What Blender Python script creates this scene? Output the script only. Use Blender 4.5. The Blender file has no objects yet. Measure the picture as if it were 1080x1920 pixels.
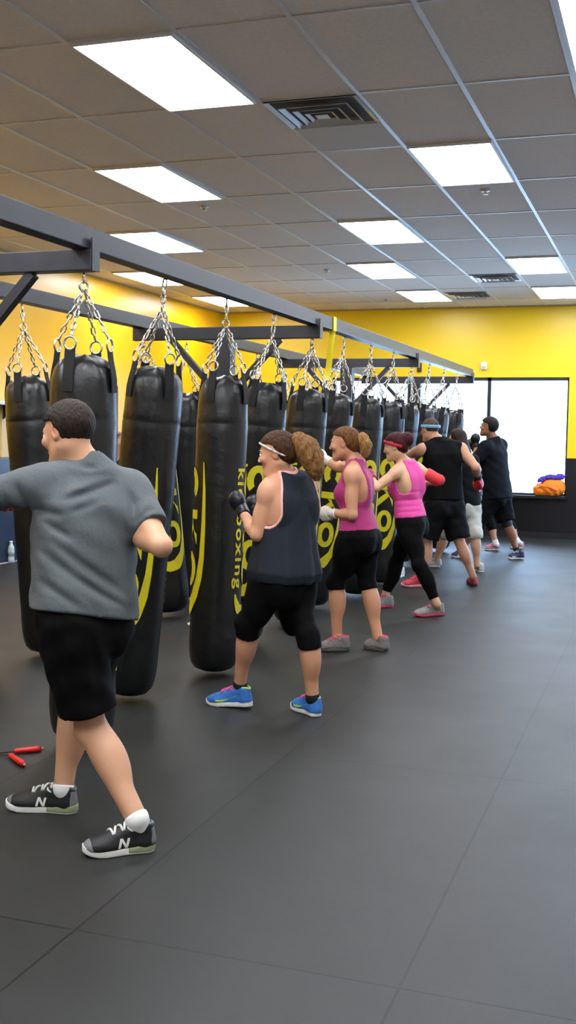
import bpy, bmesh, math, random
import numpy as np
from mathutils import Vector, Matrix
from mathutils.bvhtree import BVHTree
random.seed(4); np.random.seed(4)
SC = bpy.context.scene
COL = SC.collection
V3 = lambda *a: np.array(a, float)
def nrm(v):
    v = np.asarray(v, float); return v / (np.linalg.norm(v) + 1e-12)

# ------------------------------------------------------------------ camera
CAMH = 1.5
FPX, YAW, PITCH, ROLL = 2063.3, .329848, -.069638, .015693
cy, sy, cp, sp = math.cos(YAW), math.sin(YAW), math.cos(PITCH), math.sin(PITCH)
CF = V3(-sy*cp, cy*cp, sp); _r = V3(cy, sy, 0); _u = np.cross(_r, CF)
CR = math.cos(ROLL)*_r + math.sin(ROLL)*_u
CU = -math.sin(ROLL)*_r + math.cos(ROLL)*_u
def ray(x, y): return CF + CR*(x-540)/FPX + CU*(960-y)/FPX
def onz(x, y, z=0.0):
    d = ray(x, y); return V3(0, 0, CAMH) + d*((z-CAMH)/d[2])
def ony(x, y, Y):
    d = ray(x, y); return V3(0, 0, CAMH) + d*(Y/d[1])
def onx(x, y, X):
    d = ray(x, y); return V3(0, 0, CAMH) + d*(X/d[0])
cam = bpy.data.cameras.new('camera'); cam.sensor_fit = 'VERTICAL'; cam.sensor_height = 36
cam.lens = FPX/1920*36; cam.clip_start = .05; cam.clip_end = 200
co = bpy.data.objects.new('camera', cam); COL.objects.link(co)
M = Matrix((CR, CU, -CF)).transposed().to_4x4(); M.translation = (0, 0, CAMH)
co.matrix_world = M; SC.camera = co

# ------------------------------------------------------------------ materials
def srgb(h):
    c = [((int(h[i:i+2], 16)/255)) for i in (0, 2, 4)]
    return tuple(x/12.92 if x < .04045 else ((x+.055)/1.055)**2.4 for x in c) + (1,)
MC = {}
def mat(name, col, rough=.6, metal=0., noise=0., nscale=8., bump=0., bscale=60., spec=.5, sheen=0., stretch=None, emit=0., sss=0., coat=0.):
    if name in MC: return MC[name]
    m = bpy.data.materials.new(name); m.use_nodes = True; MC[name] = m
    nt = m.node_tree; b = nt.nodes['Principled BSDF']
    if isinstance(col, str): col = srgb(col)
    b.inputs['Base Color'].default_value = col; b.inputs['Roughness'].default_value = rough
    b.inputs['Metallic'].default_value = metal; b.inputs['Specular IOR Level'].default_value = spec
    b.inputs['Sheen Weight'].default_value = sheen; b.inputs['Coat Weight'].default_value = coat
    if sss:
        b.inputs['Subsurface Weight'].default_value = sss; b.inputs['Subsurface Radius'].default_value = (.012, .005, .003)
        b.inputs['Subsurface Scale'].default_value = 1.
    if emit:
        b.inputs['Emission Color'].default_value = col; b.inputs['Emission Strength'].default_value = emit
    if noise or bump:
        tc = nt.nodes.new('ShaderNodeTexCoord'); vec = tc.outputs['Object']
        if stretch:
            mp = nt.nodes.new('ShaderNodeMapping'); mp.inputs['Scale'].default_value = stretch
            nt.links.new(vec, mp.inputs['Vector']); vec = mp.outputs['Vector']
    if noise:
        n = nt.nodes.new('ShaderNodeTexNoise'); n.inputs['Scale'].default_value = nscale; n.inputs['Detail'].default_value = 5
        nt.links.new(vec, n.inputs['Vector'])
        r = nt.nodes.new('ShaderNodeValToRGB')
        r.color_ramp.elements[0].position = .3; r.color_ramp.elements[1].position = .7
        r.color_ramp.elements[0].color = tuple(c*(1-noise) for c in col[:3])+(1,)
        r.color_ramp.elements[1].color = tuple(min(1, c*(1+noise)) for c in col[:3])+(1,)
        nt.links.new(n.outputs['Fac'], r.inputs['Fac']); nt.links.new(r.outputs['Color'], b.inputs['Base Color'])
    if bump:
        n2 = nt.nodes.new('ShaderNodeTexNoise'); n2.inputs['Scale'].default_value = bscale; n2.inputs['Detail'].default_value = 4
        nt.links.new(vec, n2.inputs['Vector'])
        bp = nt.nodes.new('ShaderNodeBump'); bp.inputs['Strength'].default_value = bump; bp.inputs['Distance'].default_value = .02
        nt.links.new(n2.outputs['Fac'], bp.inputs['Height']); nt.links.new(bp.outputs['Normal'], b.inputs['Normal'])
    return m
def skin_mat(name, rough=.5):
    m = bpy.data.materials.new(name); m.use_nodes = True
    nt = m.node_tree; b = nt.nodes['Principled BSDF']
    a = nt.nodes.new('ShaderNodeVertexColor'); a.layer_name = 'Col'
    tc = nt.nodes.new('ShaderNodeTexCoord'); n = nt.nodes.new('ShaderNodeTexNoise'); n.inputs['Scale'].default_value = 14
    mx = nt.nodes.new('ShaderNodeMix'); mx.data_type = 'RGBA'; mx.blend_type = 'MULTIPLY'
    r = nt.nodes.new('ShaderNodeValToRGB'); r.color_ramp.elements[0].color = (.86, .82, .8, 1); r.color_ramp.elements[1].color = (1, 1, 1, 1)
    nt.links.new(tc.outputs['Object'], n.inputs['Vector']); nt.links.new(n.outputs['Fac'], r.inputs['Fac'])
    mx.inputs[0].default_value = 1
    nt.links.new(a.outputs['Color'], mx.inputs[6]); nt.links.new(r.outputs['Color'], mx.inputs[7])
    nt.links.new(mx.outputs[2], b.inputs['Base Color'])
    b.inputs['Roughness'].default_value = rough; b.inputs['Subsurface Weight'].default_value = .15
    b.inputs['Subsurface Radius'].default_value = (.012, .005, .003); b.inputs['Subsurface Scale'].default_value = 1.
    return m
SKIN = skin_mat('skin')

# ------------------------------------------------------------------ object helpers
def tag(o, label=None, cat=None, group=None, kind=None):
    if label: o['label'] = label
    if cat: o['category'] = cat
    if group: o['group'] = group
    if kind: o['kind'] = kind
    return o
def empty(name, loc=(0, 0, 0), label=None, cat=None, group=None):
    o = bpy.data.objects.new(name, None); COL.objects.link(o); o.location = tuple(loc); o.empty_display_size = .1
    return tag(o, label, cat, group)
def link(name, me, m, parent=None, world=True):
    o = bpy.data.objects.new(name, me); COL.objects.link(o)
    if m is not None and not me.materials: me.materials.append(m)
    if parent is not None:
        o.parent = parent
        if world: # geometry given in world coords
            p = parent; T = Matrix()
            while p is not None:
                T = p.matrix_basis @ T if p.parent is None else p.matrix_basis @ T
                p = p.parent
            o.matrix_basis = T.inverted()
    return o
def mesh_from(verts, faces, smooth=True):
    me = bpy.data.meshes.new('m'); me.from_pydata([tuple(v) for v in verts], [], [tuple(f) for f in faces]); me.update()
    if smooth: me.polygons.foreach_set('use_smooth', [True]*len(me.polygons))
    return me
class MB:
    def __init__(s): s.v = []; s.f = []
    def add(s, vs, fs):
        n = len(s.v); s.v += [tuple(v) for v in vs]; s.f += [tuple(i+n for i in f) for f in fs]; return s
    def box(s, a, b):
        (x0, y0, z0), (x1, y1, z1) = a, b
        return s.add([(x0,y0,z0),(x1,y0,z0),(x1,y1,z0),(x0,y1,z0),(x0,y0,z1),(x1,y0,z1),(x1,y1,z1),(x0,y1,z1)],
                     [(0,3,2,1),(4,5,6,7),(0,1,5,4),(1,2,6,5),(2,3,7,6),(3,0,4,7)])
    def bar(s, p, q, w, h, up=(0, 0, 1)):
        p, q = np.array(p, float), np.array(q, float); d = nrm(q-p); r = nrm(np.cross(d, up)); u = np.cross(r, d)
        vs = [c + sx*r*w/2 + sz*u*h/2 for c in (p, q) for sx, sz in ((-1,-1),(1,-1),(1,1),(-1,1))]
        return s.add(vs, [(3,2,1,0),(4,5,6,7),(0,1,5,4),(1,2,6,5),(2,3,7,6),(3,0,4,7)])
    def tube(s, pts, rad, n=8, closed=False, cap=True):
        pts = [np.array(p, float) for p in pts]; N = len(pts); vs = []; fs = []
        rads = rad if hasattr(rad, '__len__') else [rad]*N
        prev = None
        for i, p in enumerate(pts):
            a = pts[(i-1) % N] if (closed or i > 0) else p; b = pts[(i+1) % N] if (closed or i < N-1) else p
            d = nrm(b-a)
            if prev is None:
                prev = nrm(np.cross(d, (0, 0, 1) if abs(d[2]) < .9 else (1, 0, 0)))
            prev = nrm(prev - d*np.dot(prev, d)); w = np.cross(d, prev)
            vs += [p + rads[i]*(prev*math.cos(2*math.pi*k/n) + w*math.sin(2*math.pi*k/n)) for k in range(n)]
        for i in range(N if closed else N-1):
            j = (i+1) % N
            fs += [(i*n+k, i*n+(k+1) % n, j*n+(k+1) % n, j*n+k) for k in range(n)]
        if cap and not closed: fs += [tuple(range(n))[::-1], tuple((N-1)*n+k for k in range(n))]
        return s.add(vs, fs)
    def lathe(s, prof, n=24, c=(0, 0, 0)):
        vs = []; fs = []; m = len(prof)
        for r, z in prof:
            vs += [(c[0]+r*math.cos(2*math.pi*k/n), c[1]+r*math.sin(2*math.pi*k/n), c[2]+z) for k in range(n)]
        for i in range(m-1):
            fs += [(i*n+k, i*n+(k+1) % n, (i+1)*n+(k+1) % n, (i+1)*n+k) for k in range(n)]
        fs += [tuple(range(n))[::-1], tuple((m-1)*n+k for k in range(n))]
        return s.add(vs, fs)
    def mesh(s, smooth=False): return mesh_from(s.v, s.f, smooth)
    def obj(s, name, m, parent=None, smooth=False, bevel=0, world=True):
        o = link(name, s.mesh(smooth), m, parent, world)
        if bevel:
            b = o.modifiers.new('b', 'BEVEL'); b.width = bevel; b.segments = 2; b.limit_method = 'ANGLE'
        return o

# ------------------------------------------------------------------ signed-distance modelling
class Field:
    def __init__(s, lo, hi, h):
        s.lo = np.array(lo, float); s.h = h
        s.n = np.ceil((np.array(hi)-s.lo)/h).astype(int)+1
        s.D = np.full(s.n, 1.0, np.float32)
        s.ax = [s.lo[i]+h*np.arange(s.n[i]) for i in range(3)]
    def block(s, lo, hi, mar):
        a = np.clip(np.floor((np.array(lo)-mar-s.lo)/s.h).astype(int), 0, s.n)
        b = np.clip(np.ceil((np.array(hi)+mar-s.lo)/s.h).astype(int)+1, 0, s.n)
        if (b <= a).any(): return None, None
        sl = tuple(slice(a[i], b[i]) for i in range(3))
        g = np.meshgrid(*[s.ax[i][sl[i]] for i in range(3)], indexing='ij')
        return sl, np.stack(g, -1)
    def add(s, prims, off=0., kk=None):
        for p in prims:
            k = p.k if kk is None else kk
            sl, P = s.block(p.lo-off, p.hi+off, k+.035)
            if sl is None: continue
            d = (p(P)-off).astype(np.float32); E = s.D[sl]
            if p.op == 'u':
                hh = np.clip(.5+.5*(E-d)/k, 0, 1); s.D[sl] = E*(1-hh)+d*hh-k*hh*(1-hh)
            else:
                d = -d; hh = np.clip(.5-.5*(E-d)/k, 0, 1); s.D[sl] = E*(1-hh)+d*hh+k*hh*(1-hh)
        return s
    def pts(s): return np.stack(np.meshgrid(*s.ax, indexing='ij'), -1)
    def cut(s, prim_or_fn, off=0.):   # hard subtraction of a shape
        if isinstance(prim_or_fn, Prim):
            sl, P = s.block(prim_or_fn.lo-off, prim_or_fn.hi+off, .03)
            if sl is None: return s
            s.D[sl] = np.maximum(s.D[sl], -(prim_or_fn(P)-off))
        else: s.D = np.maximum(s.D, -prim_or_fn(s.pts()).astype(np.float32))
        return s
    def keep(s, fn):
        s.D = np.maximum(s.D, fn(s.pts()).astype(np.float32)); return s
    def crease(s, a, b, depth, width):
        # a fold pressed into the cloth along a-b, from the side that a-b lies on
        v = nrm((np.array(a)+np.array(b))/2-V3(0, 0, CAMH)); lo = np.minimum(a, b); hi = np.maximum(a, b)
        sl, P = s.block(np.minimum(lo-.1*v, lo+.1*v)-.03, np.maximum(hi-.1*v, hi+.1*v)+.03, width*3)
        if sl is None: return s
        a = np.array(a); ab = np.array(b)-a; q = P-a; ab = ab-v*(ab@v); q = q-(q@v)[..., None]*v
        t = np.clip(q@ab/(ab@ab), 0, 1); d2 = ((q-t[..., None]*ab)**2).sum(-1)
        fade = np.clip(4*t*(1-t)+.15, 0, 1)
        s.D[sl] += (depth*fade*np.exp(-d2/width**2)).astype(np.float32); return s
    def mesh(s, smooth=2):
        D = s.D; h = s.h; nx, ny, nz = D.shape
        D[0] = D[-1] = 1; D[:, 0] = D[:, -1] = 1; D[:, :, 0] = D[:, :, -1] = 1
        S = D < 0
        cnt = np.zeros((nx-1, ny-1, nz-1), np.int8)
        for i in (0, 1):
            for j in (0, 1):
                for k in (0, 1): cnt += S[i:nx-1+i, j:ny-1+j, k:nz-1+k]
        act = (cnt > 0) & (cnt < 8); I = np.argwhere(act)
        idx = np.full(act.shape, -1, np.int64); idx[act] = np.arange(len(I))
        acc = np.zeros((len(I), 3)); c = np.zeros(len(I))
        for ax in range(3):
            o1, o2 = [x for x in range(3) if x != ax]
            for i in (0, 1):
                for j in (0, 1):
                    o = np.zeros(3, int); o[o1] = i; o[o2] = j
                    A = I+o; e = np.zeros(3, int); e[ax] = 1; B = A+e
                    va = D[A[:, 0], A[:, 1], A[:, 2]]; vb = D[B[:, 0], B[:, 1], B[:, 2]]
                    x = (va < 0) != (vb < 0)
                    t = np.where(x, va/np.where(x, va-vb, 1), 0)
                    pos = A+t[:, None]*e
                    acc[x] += pos[x]; c[x] += 1
        Vt = acc/np.maximum(c, 1)[:, None]*h+s.lo
        F = []
        for ax in range(3):
            o1, o2 = (ax+1) % 3, (ax+2) % 3
            a = [slice(None)]*3; b = [slice(None)]*3
            a[ax] = slice(0, -1); b[ax] = slice(1, None)
            x = S[tuple(a)] != S[tuple(b)]
            E = np.argwhere(x); ok = (E[:, o1] > 0) & (E[:, o2] > 0) & (E[:, o1] < D.shape[o1]-1) & (E[:, o2] < D.shape[o2]-1)
            E = E[ok]
            def ix(d1, d2):
                Q = E.copy(); Q[:, o1] += d1; Q[:, o2] += d2; return idx[Q[:, 0], Q[:, 1], Q[:, 2]]
            q = np.stack([ix(-1, -1), ix(0, -1), ix(0, 0), ix(-1, 0)], 1)
            inside = S[E[:, 0], E[:, 1], E[:, 2]]
            q = np.where(inside[:, None], q, q[:, ::-1]); F.append(q)
        F = np.concatenate(F)
        for _ in range(smooth):
            sm = np.zeros_like(Vt); n = np.zeros(len(Vt))
            for i in range(4):
                a, b = F[:, i], F[:, (i+1) % 4]
                for d in range(3): sm[:, d] += np.bincount(a, Vt[b, d], len(Vt))
                n += np.bincount(a, minlength=len(Vt))
            Vt = Vt*.5+.5*sm/np.maximum(n, 1)[:, None]
        return Vt, F
def to_mesh(Vt, F, cols=None):
    me = bpy.data.meshes.new('m'); me.vertices.add(len(Vt)); me.vertices.foreach_set('co', Vt.astype(np.float32).ravel())
    me.loops.add(len(F)*4); me.loops.foreach_set('vertex_index', F.astype(np.int32).ravel())
    me.polygons.add(len(F)); me.polygons.foreach_set('loop_start', np.arange(0, len(F)*4, 4, dtype=np.int32))
    me.polygons.foreach_set('use_smooth', np.ones(len(F), bool)); me.update(calc_edges=True); me.validate()
    if cols is not None:
        at = me.color_attributes.new('Col', 'FLOAT_COLOR', 'POINT')
        at.data.foreach_set('color', np.concatenate([cols, np.ones((len(Vt), 1))], 1).astype(np.float32).ravel())
    return me
class Prim:
    def __init__(s, fn, lo, hi, k=.03, op='u'): s.fn = fn; s.lo = np.array(lo); s.hi = np.array(hi); s.k = k; s.op = op
    def __call__(s, P): return s.fn(P)
def cone(a, b, ra, rb, k=.03, op='u', cutb=False, cuta=False):
    a = np.array(a, float); b = np.array(b, float); ab = b-a; L2 = ab@ab; L = math.sqrt(L2); R = max(ra, rb)
    def fn(P):
        q = P-a; tt = q@ab/L2; t = np.clip(tt, 0, 1)
        d = np.sqrt(((q-t[..., None]*ab)**2).sum(-1))-(ra+(rb-ra)*t)
        if cutb: d = np.maximum(d, (tt-1)*L)
        if cuta: d = np.maximum(d, -tt*L)
        return d
    return Prim(fn, np.minimum(a, b)-R, np.maximum(a, b)+R, k, op)
def ell(c, r, fr=None, k=.03, op='u'):
    c = np.array(c, float); r = np.array(r, float); A = np.eye(3) if fr is None else np.array(fr)   # rows: axes
    def fn(P):
        q = (P-c)@A.T; k0 = np.sqrt(((q/r)**2).sum(-1)); k1 = np.sqrt(((q/r**2)**2).sum(-1))
        return k0*(k0-1)/np.maximum(k1, 1e-6)
    R = r.max(); return Prim(fn, c-R, c+R, k, op)
def loft(A, B, tab, r0, r1, k=.03, folds=None, tilt=0., tiltu=0.):
    """tab rows: t, half width, half depth, forward offset."""
    A = np.array(A, float); B = np.array(B, float); L = np.linalg.norm(B-A); ax = (B-A)/L; tab = np.array(tab)
    r0 = nrm(r0-ax*np.dot(r0, ax)); r1 = nrm(r1-ax*np.dot(r1, ax))
    def fn(P):
        q = P-A; t = q@ax/L; tc = np.clip(t, tab[0, 0], tab[-1, 0])
        rw = np.interp(tc, tab[:, 0], tab[:, 1]); rd = np.interp(tc, tab[:, 0], tab[:, 2]); of = np.interp(tc, tab[:, 0], tab[:, 3])
        w = np.clip(tc, 0, 1)[..., None]; R = r0*(1-w)+r1*w; R /= np.linalg.norm(R, axis=-1, keepdims=True)
        Fw = np.cross(ax, R)
        u = (q*R).sum(-1); v = (q*Fw).sum(-1)-of
        k0 = (np.abs(u/rw)**2.3+np.abs(v/rd)**2.3)**(1/2.3); k1 = np.sqrt((u/rw**2)**2+(v/rd**2)**2)
        d = k0*(k0-1)/np.maximum(k1, 1e-3)
        if folds:
            amp, nf, ph, t0, t1 = folds
            an = np.arctan2(u, v); fw = np.clip((t1-t)/(t1-t0), 0, 1)
            d = d+amp*fw*(np.sin(nf*an+ph+2.5*t)+.5*np.sin((nf*1.7)*an+1.3+3*t))
        ht = tab[0, 0]+tilt*v+tiltu*u
        return np.maximum(d, np.maximum((ht-t)*L, (t-tab[-1, 0])*L))
    R = tab[:, 1:3].max()+.03; a = A+ax*L*tab[0, 0]; b = A+ax*L*tab[-1, 0]
    return Prim(fn, np.minimum(a, b)-R, np.maximum(a, b)+R, k)
def bounds(prims, pad=.06):
    return np.min([p.lo for p in prims if p.op == 'u'], 0)-pad, np.max([p.hi for p in prims if p.op == 'u'], 0)+pad

#PART2
# ------------------------------------------------------------------ people
def lin(h): return np.array(srgb(h)[:3])
MALE = [(-.16,.13,.095,0),(0,.168,.118,0),(.22,.16,.112,.005),(.45,.15,.108,.01),(.72,.168,.12,.012),(.88,.165,.112,.005),(1.0,.12,.085,0),(1.1,.06,.06,0)]
FEM = [(-.16,.13,.1,0),(0,.176,.122,-.005),(.2,.166,.116,0),(.45,.135,.1,.01),(.7,.146,.112,.015),(.88,.142,.104,.005),(1.0,.105,.075,0),(1.1,.055,.055,0)]
class Body: pass
def build_body(J, female=False, girth=1., skin='c89a80', h=.008, hf=(-1, 0, 0), hup=(0, 0, 1), legs_r=1., arm_r=1., hscale=1.0, lips=True):
    """J: joints in world space. Returns prim groups and frames."""
    b = Body(); b.J = J; b.h = h; b.female = female; b.skin = skin
    S = (J['shL']+J['shR'])/2; P = (J['hipL']+J['hipR'])/2; b.S, b.P = S, P
    up = nrm(S-P); b.up = up
    b.rS = nrm(J['shR']-J['shL']); b.rP = nrm(J['hipR']-J['hipL'])
    b.fS = nrm(np.cross(up, b.rS)); b.fP = nrm(np.cross(up, b.rP))
    g = girth
    tab = [(t, w*g, d*g, o) for t, w, d, o in (FEM if female else MALE)]; b.tab = tab
    L = np.linalg.norm(S-P)
    tor = [loft(P, S, tab, b.rP, b.rS)]
    tor.append(cone(J['shL']*.93+S*.07, J['shR']*.93+S*.07, .052, .052, k=.05))
    for s, sh in ((-1, J['shL']), (1, J['shR'])):
        tor.append(cone(J['neck']+up*.01, sh*.8+S*.2+up*.01, .045, .042, k=.05))
        if female: tor.append(ell(S-up*.15+b.fS*.085+b.rS*s*.07, (.062*g, .058*g, .062*g), (b.rS, b.fS, up), k=.04))
        else: tor.append(ell(S-up*.13+b.fS*.075+b.rS*s*.075, (.085, .045, .07), (b.rS, b.fS, up), k=.04))
        tor.append(ell(P+b.rP*s*.07*g-b.fP*.06*g-up*.04, (.08*g, .07*g, .09), (b.rP, b.fP, up), k=.05))
        tor.append(ell(S-up*.12-b.fS*.06+b.rS*s*.085, (.07, .045, .1), (b.rS, b.fS, up), k=.05))
    b.torso = tor
    ar = (.86 if female else 1.)*arm_r
    b.arm = {}; b.leg = {}; b.hand = {}; b.hd = {}; b.fwd = {}
    for s in 'LR':
        sh, el, wr = J['sh'+s], J['el'+s], J['wr'+s]; ua = nrm(el-sh); fa = nrm(wr-el)
        side = b.rS*(1 if s == 'R' else -1)
        bend = nrm(fa-ua*np.dot(fa, ua)+np.cross(ua, (.3, .5, .2))*1e-3); b2 = nrm(bend-fa*np.dot(bend, fa)+np.cross(fa, np.cross(ua, fa)+V3(.01, .02, .03))*1e-3); b2 = nrm(b2-fa*np.dot(b2, fa))
        up_ = [ell(sh+side*.005-ua*-.02, (.06*ar, .06*ar, .075*ar), (np.cross(ua, bend), bend, ua), k=.03), cone(sh, el, .05*ar, .038*ar),
               ell(sh*.45+el*.55+bend*.012, (.046*ar, .05*ar, .085), (np.cross(ua, bend), bend, ua), k=.03)]
        lo_ = [cone(el, wr, .039*ar, .026*ar), ell(el*.7+wr*.3, (.045*ar, .042*ar, .075), (np.cross(fa, b2), b2, fa), k=.025)]
        b.arm[s] = (up_, lo_)
        # fist: palm plus curled fingers and thumb
        hd = nrm(J.get('hd'+s, fa)); b.hd[s] = hd
        pn = J.get('pn'+s)     # palm normal
        pn = nrm(np.cross(hd, (0, 0, 1)))*(1 if s == 'R' else -1) if pn is None else nrm(pn)
        pn = nrm(pn-hd*np.dot(pn, hd)); ac = np.cross(pn, hd)*(1 if s == 'L' else -1)  # across, towards thumb
        hs = .9 if female else 1.
        hp = [ell(wr+hd*.05*hs, (.038*hs, .017*hs, .05*hs), (ac, pn, hd), k=.012), cone(wr-hd*.01, wr+hd*.03, .025*hs, .024*hs, k=.015)]
        for i, (o, ln) in enumerate(((.029, .92), (.01, 1.), (-.009, .95), (-.027, .78))):
            k0 = wr+hd*.092*hs+ac*o*hs; k1 = k0+(hd*.012+pn*.034)*ln*hs; k2 = k1+(-hd*.026+pn*.008)*ln*hs; k3 = k2+(-hd*.012-pn*.02)*ln*hs
            kn = wr+hd*.045*hs+ac*o*.8*hs
            for p, q, r0, r1 in ((kn, k0, .011, .0105), (k0, k1, .0105, .0095), (k1, k2, .0095, .009), (k2, k3, .009, .008)):
                hp.append(cone(p, q, r0*hs, r1*hs, k=.004))
        t0 = wr+hd*.025*hs+ac*.025*hs; t1 = t0+(hd*.03+ac*.018+pn*.02)*hs; t2 = t1+(hd*.022+pn*.022-ac*.008)*hs
        hp += [cone(t0, t1, .014*hs, .012*hs, k=.008), cone(t1, t2, .0115*hs, .0095*hs, k=.006)]
        b.hand[s] = hp
        hip, kn, an = J['hip'+s], J['kn'+s], J['an'+s]; th = nrm(kn-hip); sk = nrm(an-kn)
        td = nrm(J['toe'+s]-J['heel'+s]); td = nrm(td-sk*np.dot(td, sk)); b.fwd[s] = td
        lr = legs_r*(1.02 if female else 1.); b.skr = .035*lr
        hin = hip+(P-hip)*.12
        thp = [cone(hin, kn, .084*lr, .047*lr, k=.04), ell(hin*.6+kn*.4+td*.012, (.072*lr, .078*lr, .14), (np.cross(th, td), td, th), k=.04)]
        shp = [cone(kn, an, .048*lr, .035*lr, k=.03), ell(kn*.69+an*.31-td*.017, (.056*lr, .054*lr, .13), (np.cross(sk, td), td, sk), k=.03),
               ell(kn+td*.012, (.044*lr, .045*lr, .055), (np.cross(sk, td), td, sk), k=.02)]
        hx = nrm(J['toe'+s]-J['heel'+s]); ft = [cone(an, J['heel'+s]+hx*.05+V3(0, 0, .045), .028, .024, k=.015), cone(J['heel'+s]+hx*.06+V3(0, 0, .05), J['toe'+s]-hx*.07+V3(0, 0, .035), .024, .02, k=.015)]
        b.leg[s] = (thp, shp, ft)
    # head
    f = nrm(hf); u = nrm(np.array(hup)-f*np.dot(hup, f)); r = np.cross(f, u); b.hfr = (r, f, u); C = J['head']; b.C = C; q = hscale*(.96 if female else 1.); b.q = q
    def H(x, y, z): return C+(r*x+f*y+u*z)*q
    b.H = H; FR = (r, f, u); E = lambda x, y, z, a, c, d, k=.012, op='u': ell(H(x, y, z), np.array((a, c, d))*q, FR, k, op)
    def Cn(p0, p1, a, c, k=.012): return cone(H(*p0), H(*p1), a*q, c*q, k)
    jaw = .9 if female else 1.
    hd = [E(0, -.014, .03, .074, .095, .083), E(0, .025, -.025, .06, .062, .085, .03),
          Cn((.05*jaw, -.005, -.055), (.012, .068, -.095), .02, .021, .03), Cn((-.05*jaw, -.005, -.055), (-.012, .068, -.095), .02, .021, .03),
          Cn((-.012, .07, -.095), (.012, .07, -.095), .019, .019, .015),
          Cn((-.034, .076, .024), (.034, .076, .024), .012, .012, .015),
          Cn((0, .083, .018), (0, .104, -.022), .009, .0115, .01), E(.01, .1, -.027, .0085, .009, .007, .006), E(-.01, .1, -.027, .0085, .009, .007, .006),
          E(.032, .094, .006, .017, .012, .011, .01, 's'), E(-.032, .094, .006, .017, .012, .011, .01, 's'),
          E(.04, .07, -.02, .022, .02, .02, .02), E(-.04, .07, -.02, .022, .02, .02, .02),
          Cn((-.018, .084, -.052), (.018, .084, -.052), .0075, .0075, .006), Cn((-.015, .083, -.064), (.015, .083, -.064), .008, .008, .006)]
    for s in (-1, 1):
        hd += [E(s*.076, -.008, -.002, .011, .02, .032, .006), E(s*.083, -.004, .0, .006, .011, .019, .005, 's')]
    nk = .046 if female else .057
    hd += [cone(J['neck']-up*.01, H(0, -.022, -.05), nk*1.04, nk, k=.03)]
    b.headp = hd
    # mesh of the whole figure, one surface
    allp = b.torso+hd
    for s in 'LR': allp = allp+b.leg[s][0]+b.leg[s][1]+b.leg[s][2]+b.arm[s][0]+b.arm[s][1]+b.hand[s]
    lo, hi = bounds(allp)
    Fd = Field(lo, hi, h)
    for grp in [b.torso, b.leg['L'][0], b.leg['R'][0]]: Fd.add(grp)
    for s in 'LR': Fd.add(b.leg[s][1]+b.leg[s][2])
    arms = b.arm['L'][0]+b.arm['L'][1]+b.arm['R'][0]+b.arm['R'][1]
    Fd.add(arms, kk=.018); Fd.add(b.hand['L']+b.hand['R']); Fd.add(hd)
    Vt, Fc = Fd.mesh(1)
    col = np.tile(lin(skin), (len(Vt), 1)); q3 = (Vt-C)@np.array([r, f, u]).T/q
    def blend(c, ctr, rad, a):
        w = a*np.exp(-(((q3-np.array(ctr))/np.array(rad))**2).sum(1))[:, None]; return c*(1-w)+w
    def paint(tint, ctr, rad, a):
        nonlocal col
        w = a*np.exp(-(((q3-np.array(ctr))/np.array(rad))**2).sum(1))[:, None]; col = col*(1-w)+w*lin(tint)
    paint('a8463f', (0, .092, -.058), (.024, .014, .01), .8)
    for s in (-1, 1):
        paint('c4705e', (s*.045, .075, -.025), (.025, .03, .022), .5); paint('c96f60', (s*.08, -.005, 0), (.014, .025, .035), .5)
        paint('7a5346', (s*.033, .09, .012), (.018, .012, .008), .5)
    b.mesh = to_mesh(Vt, Fc, col)
    return b
def finish(name, b, label, cat='person', base=None, group=None):
    root = empty(name, base, label, cat, group); b.root = root
    b.obj = link('body', b.mesh, SKIN, root); return root
def part(b, name, Fd, m, parent=None, smooth=2):
    Vt, F = Fd.mesh(smooth); return link(name, to_mesh(Vt, F), m, parent or b.root)
def face_bits(b, hair='3a2618', eyes=True):
    H, q = b.H, b.q; r, f, u = b.hfr
    for s in (-1, 1):
        m = MB(); bm = bmesh.new(); bmesh.ops.create_uvsphere(bm, u_segments=14, v_segments=10, radius=.011*q)
        c = H(s*.0325, .079, .006)
        me = bpy.data.meshes.new('eye'); bm.to_mesh(me); bm.free()
        for v in me.vertices: v.co = Vector(c)+v.co
        me.polygons.foreach_set('use_smooth', [True]*len(me.polygons))
        e = link('eye', me, mat('eye_white', 'e6e0da', .2), b.root)
        bm = bmesh.new(); bmesh.ops.create_uvsphere(bm, u_segments=12, v_segments=8, radius=.0062*q)
        me = bpy.data.meshes.new('iris'); bm.to_mesh(me); bm.free()
        for v in me.vertices: v.co = Vector(c+f*.0072*q)+v.co
        link('iris', me, mat('iris', '2a1a10', .15), e)
        pts = [H(s*x, y, z) for x, y, z in ((.014, .09, .026), (.03, .089, .033), (.047, .079, .028))]
        MB().tube(pts, [.0042, .005, .003], 6).obj('eyebrow', mat('brow'+hair, hair, .8), b.root, True)
def hairmat(c): return mat('hair_'+c, c, .55, noise=.55, nscale=90, bump=.5, bscale=160, stretch=(1, 1, .25), spec=.2)
def hair_short(b, c='2a1c14', thick=.012, h=.005):
    H, q, FR = b.H, b.q, b.hfr; r, f, u = FR
    pr = [ell(H(0, -.014, .032), np.array((.074+thick, .095+thick*.8, .083+thick))*q, FR, k=.01)]
    lo, hi = bounds(pr, .03); Fd = Field(lo, hi, h); Fd.add(pr)
    def kp(P):
        p = (P-b.C)@np.array(FR).T/q; y, z = p[..., 1], p[..., 2]
        A = .045+.22*y-z               # above the front hairline
        B = np.maximum(y-(-.012+.25*z), -.068-z+.15*(y+.09))   # behind the ear, above the nape
        return np.minimum(A, B)*.9
    Fd.keep(kp); P = Fd.pts()
    Fd.D += (.0022*np.sin(P@V3(260, 90, 70))*np.sin(P@V3(-60, 240, 110))).astype(np.float32)
    return part(b, 'hair', Fd, hairmat(c), smooth=1)
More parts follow.
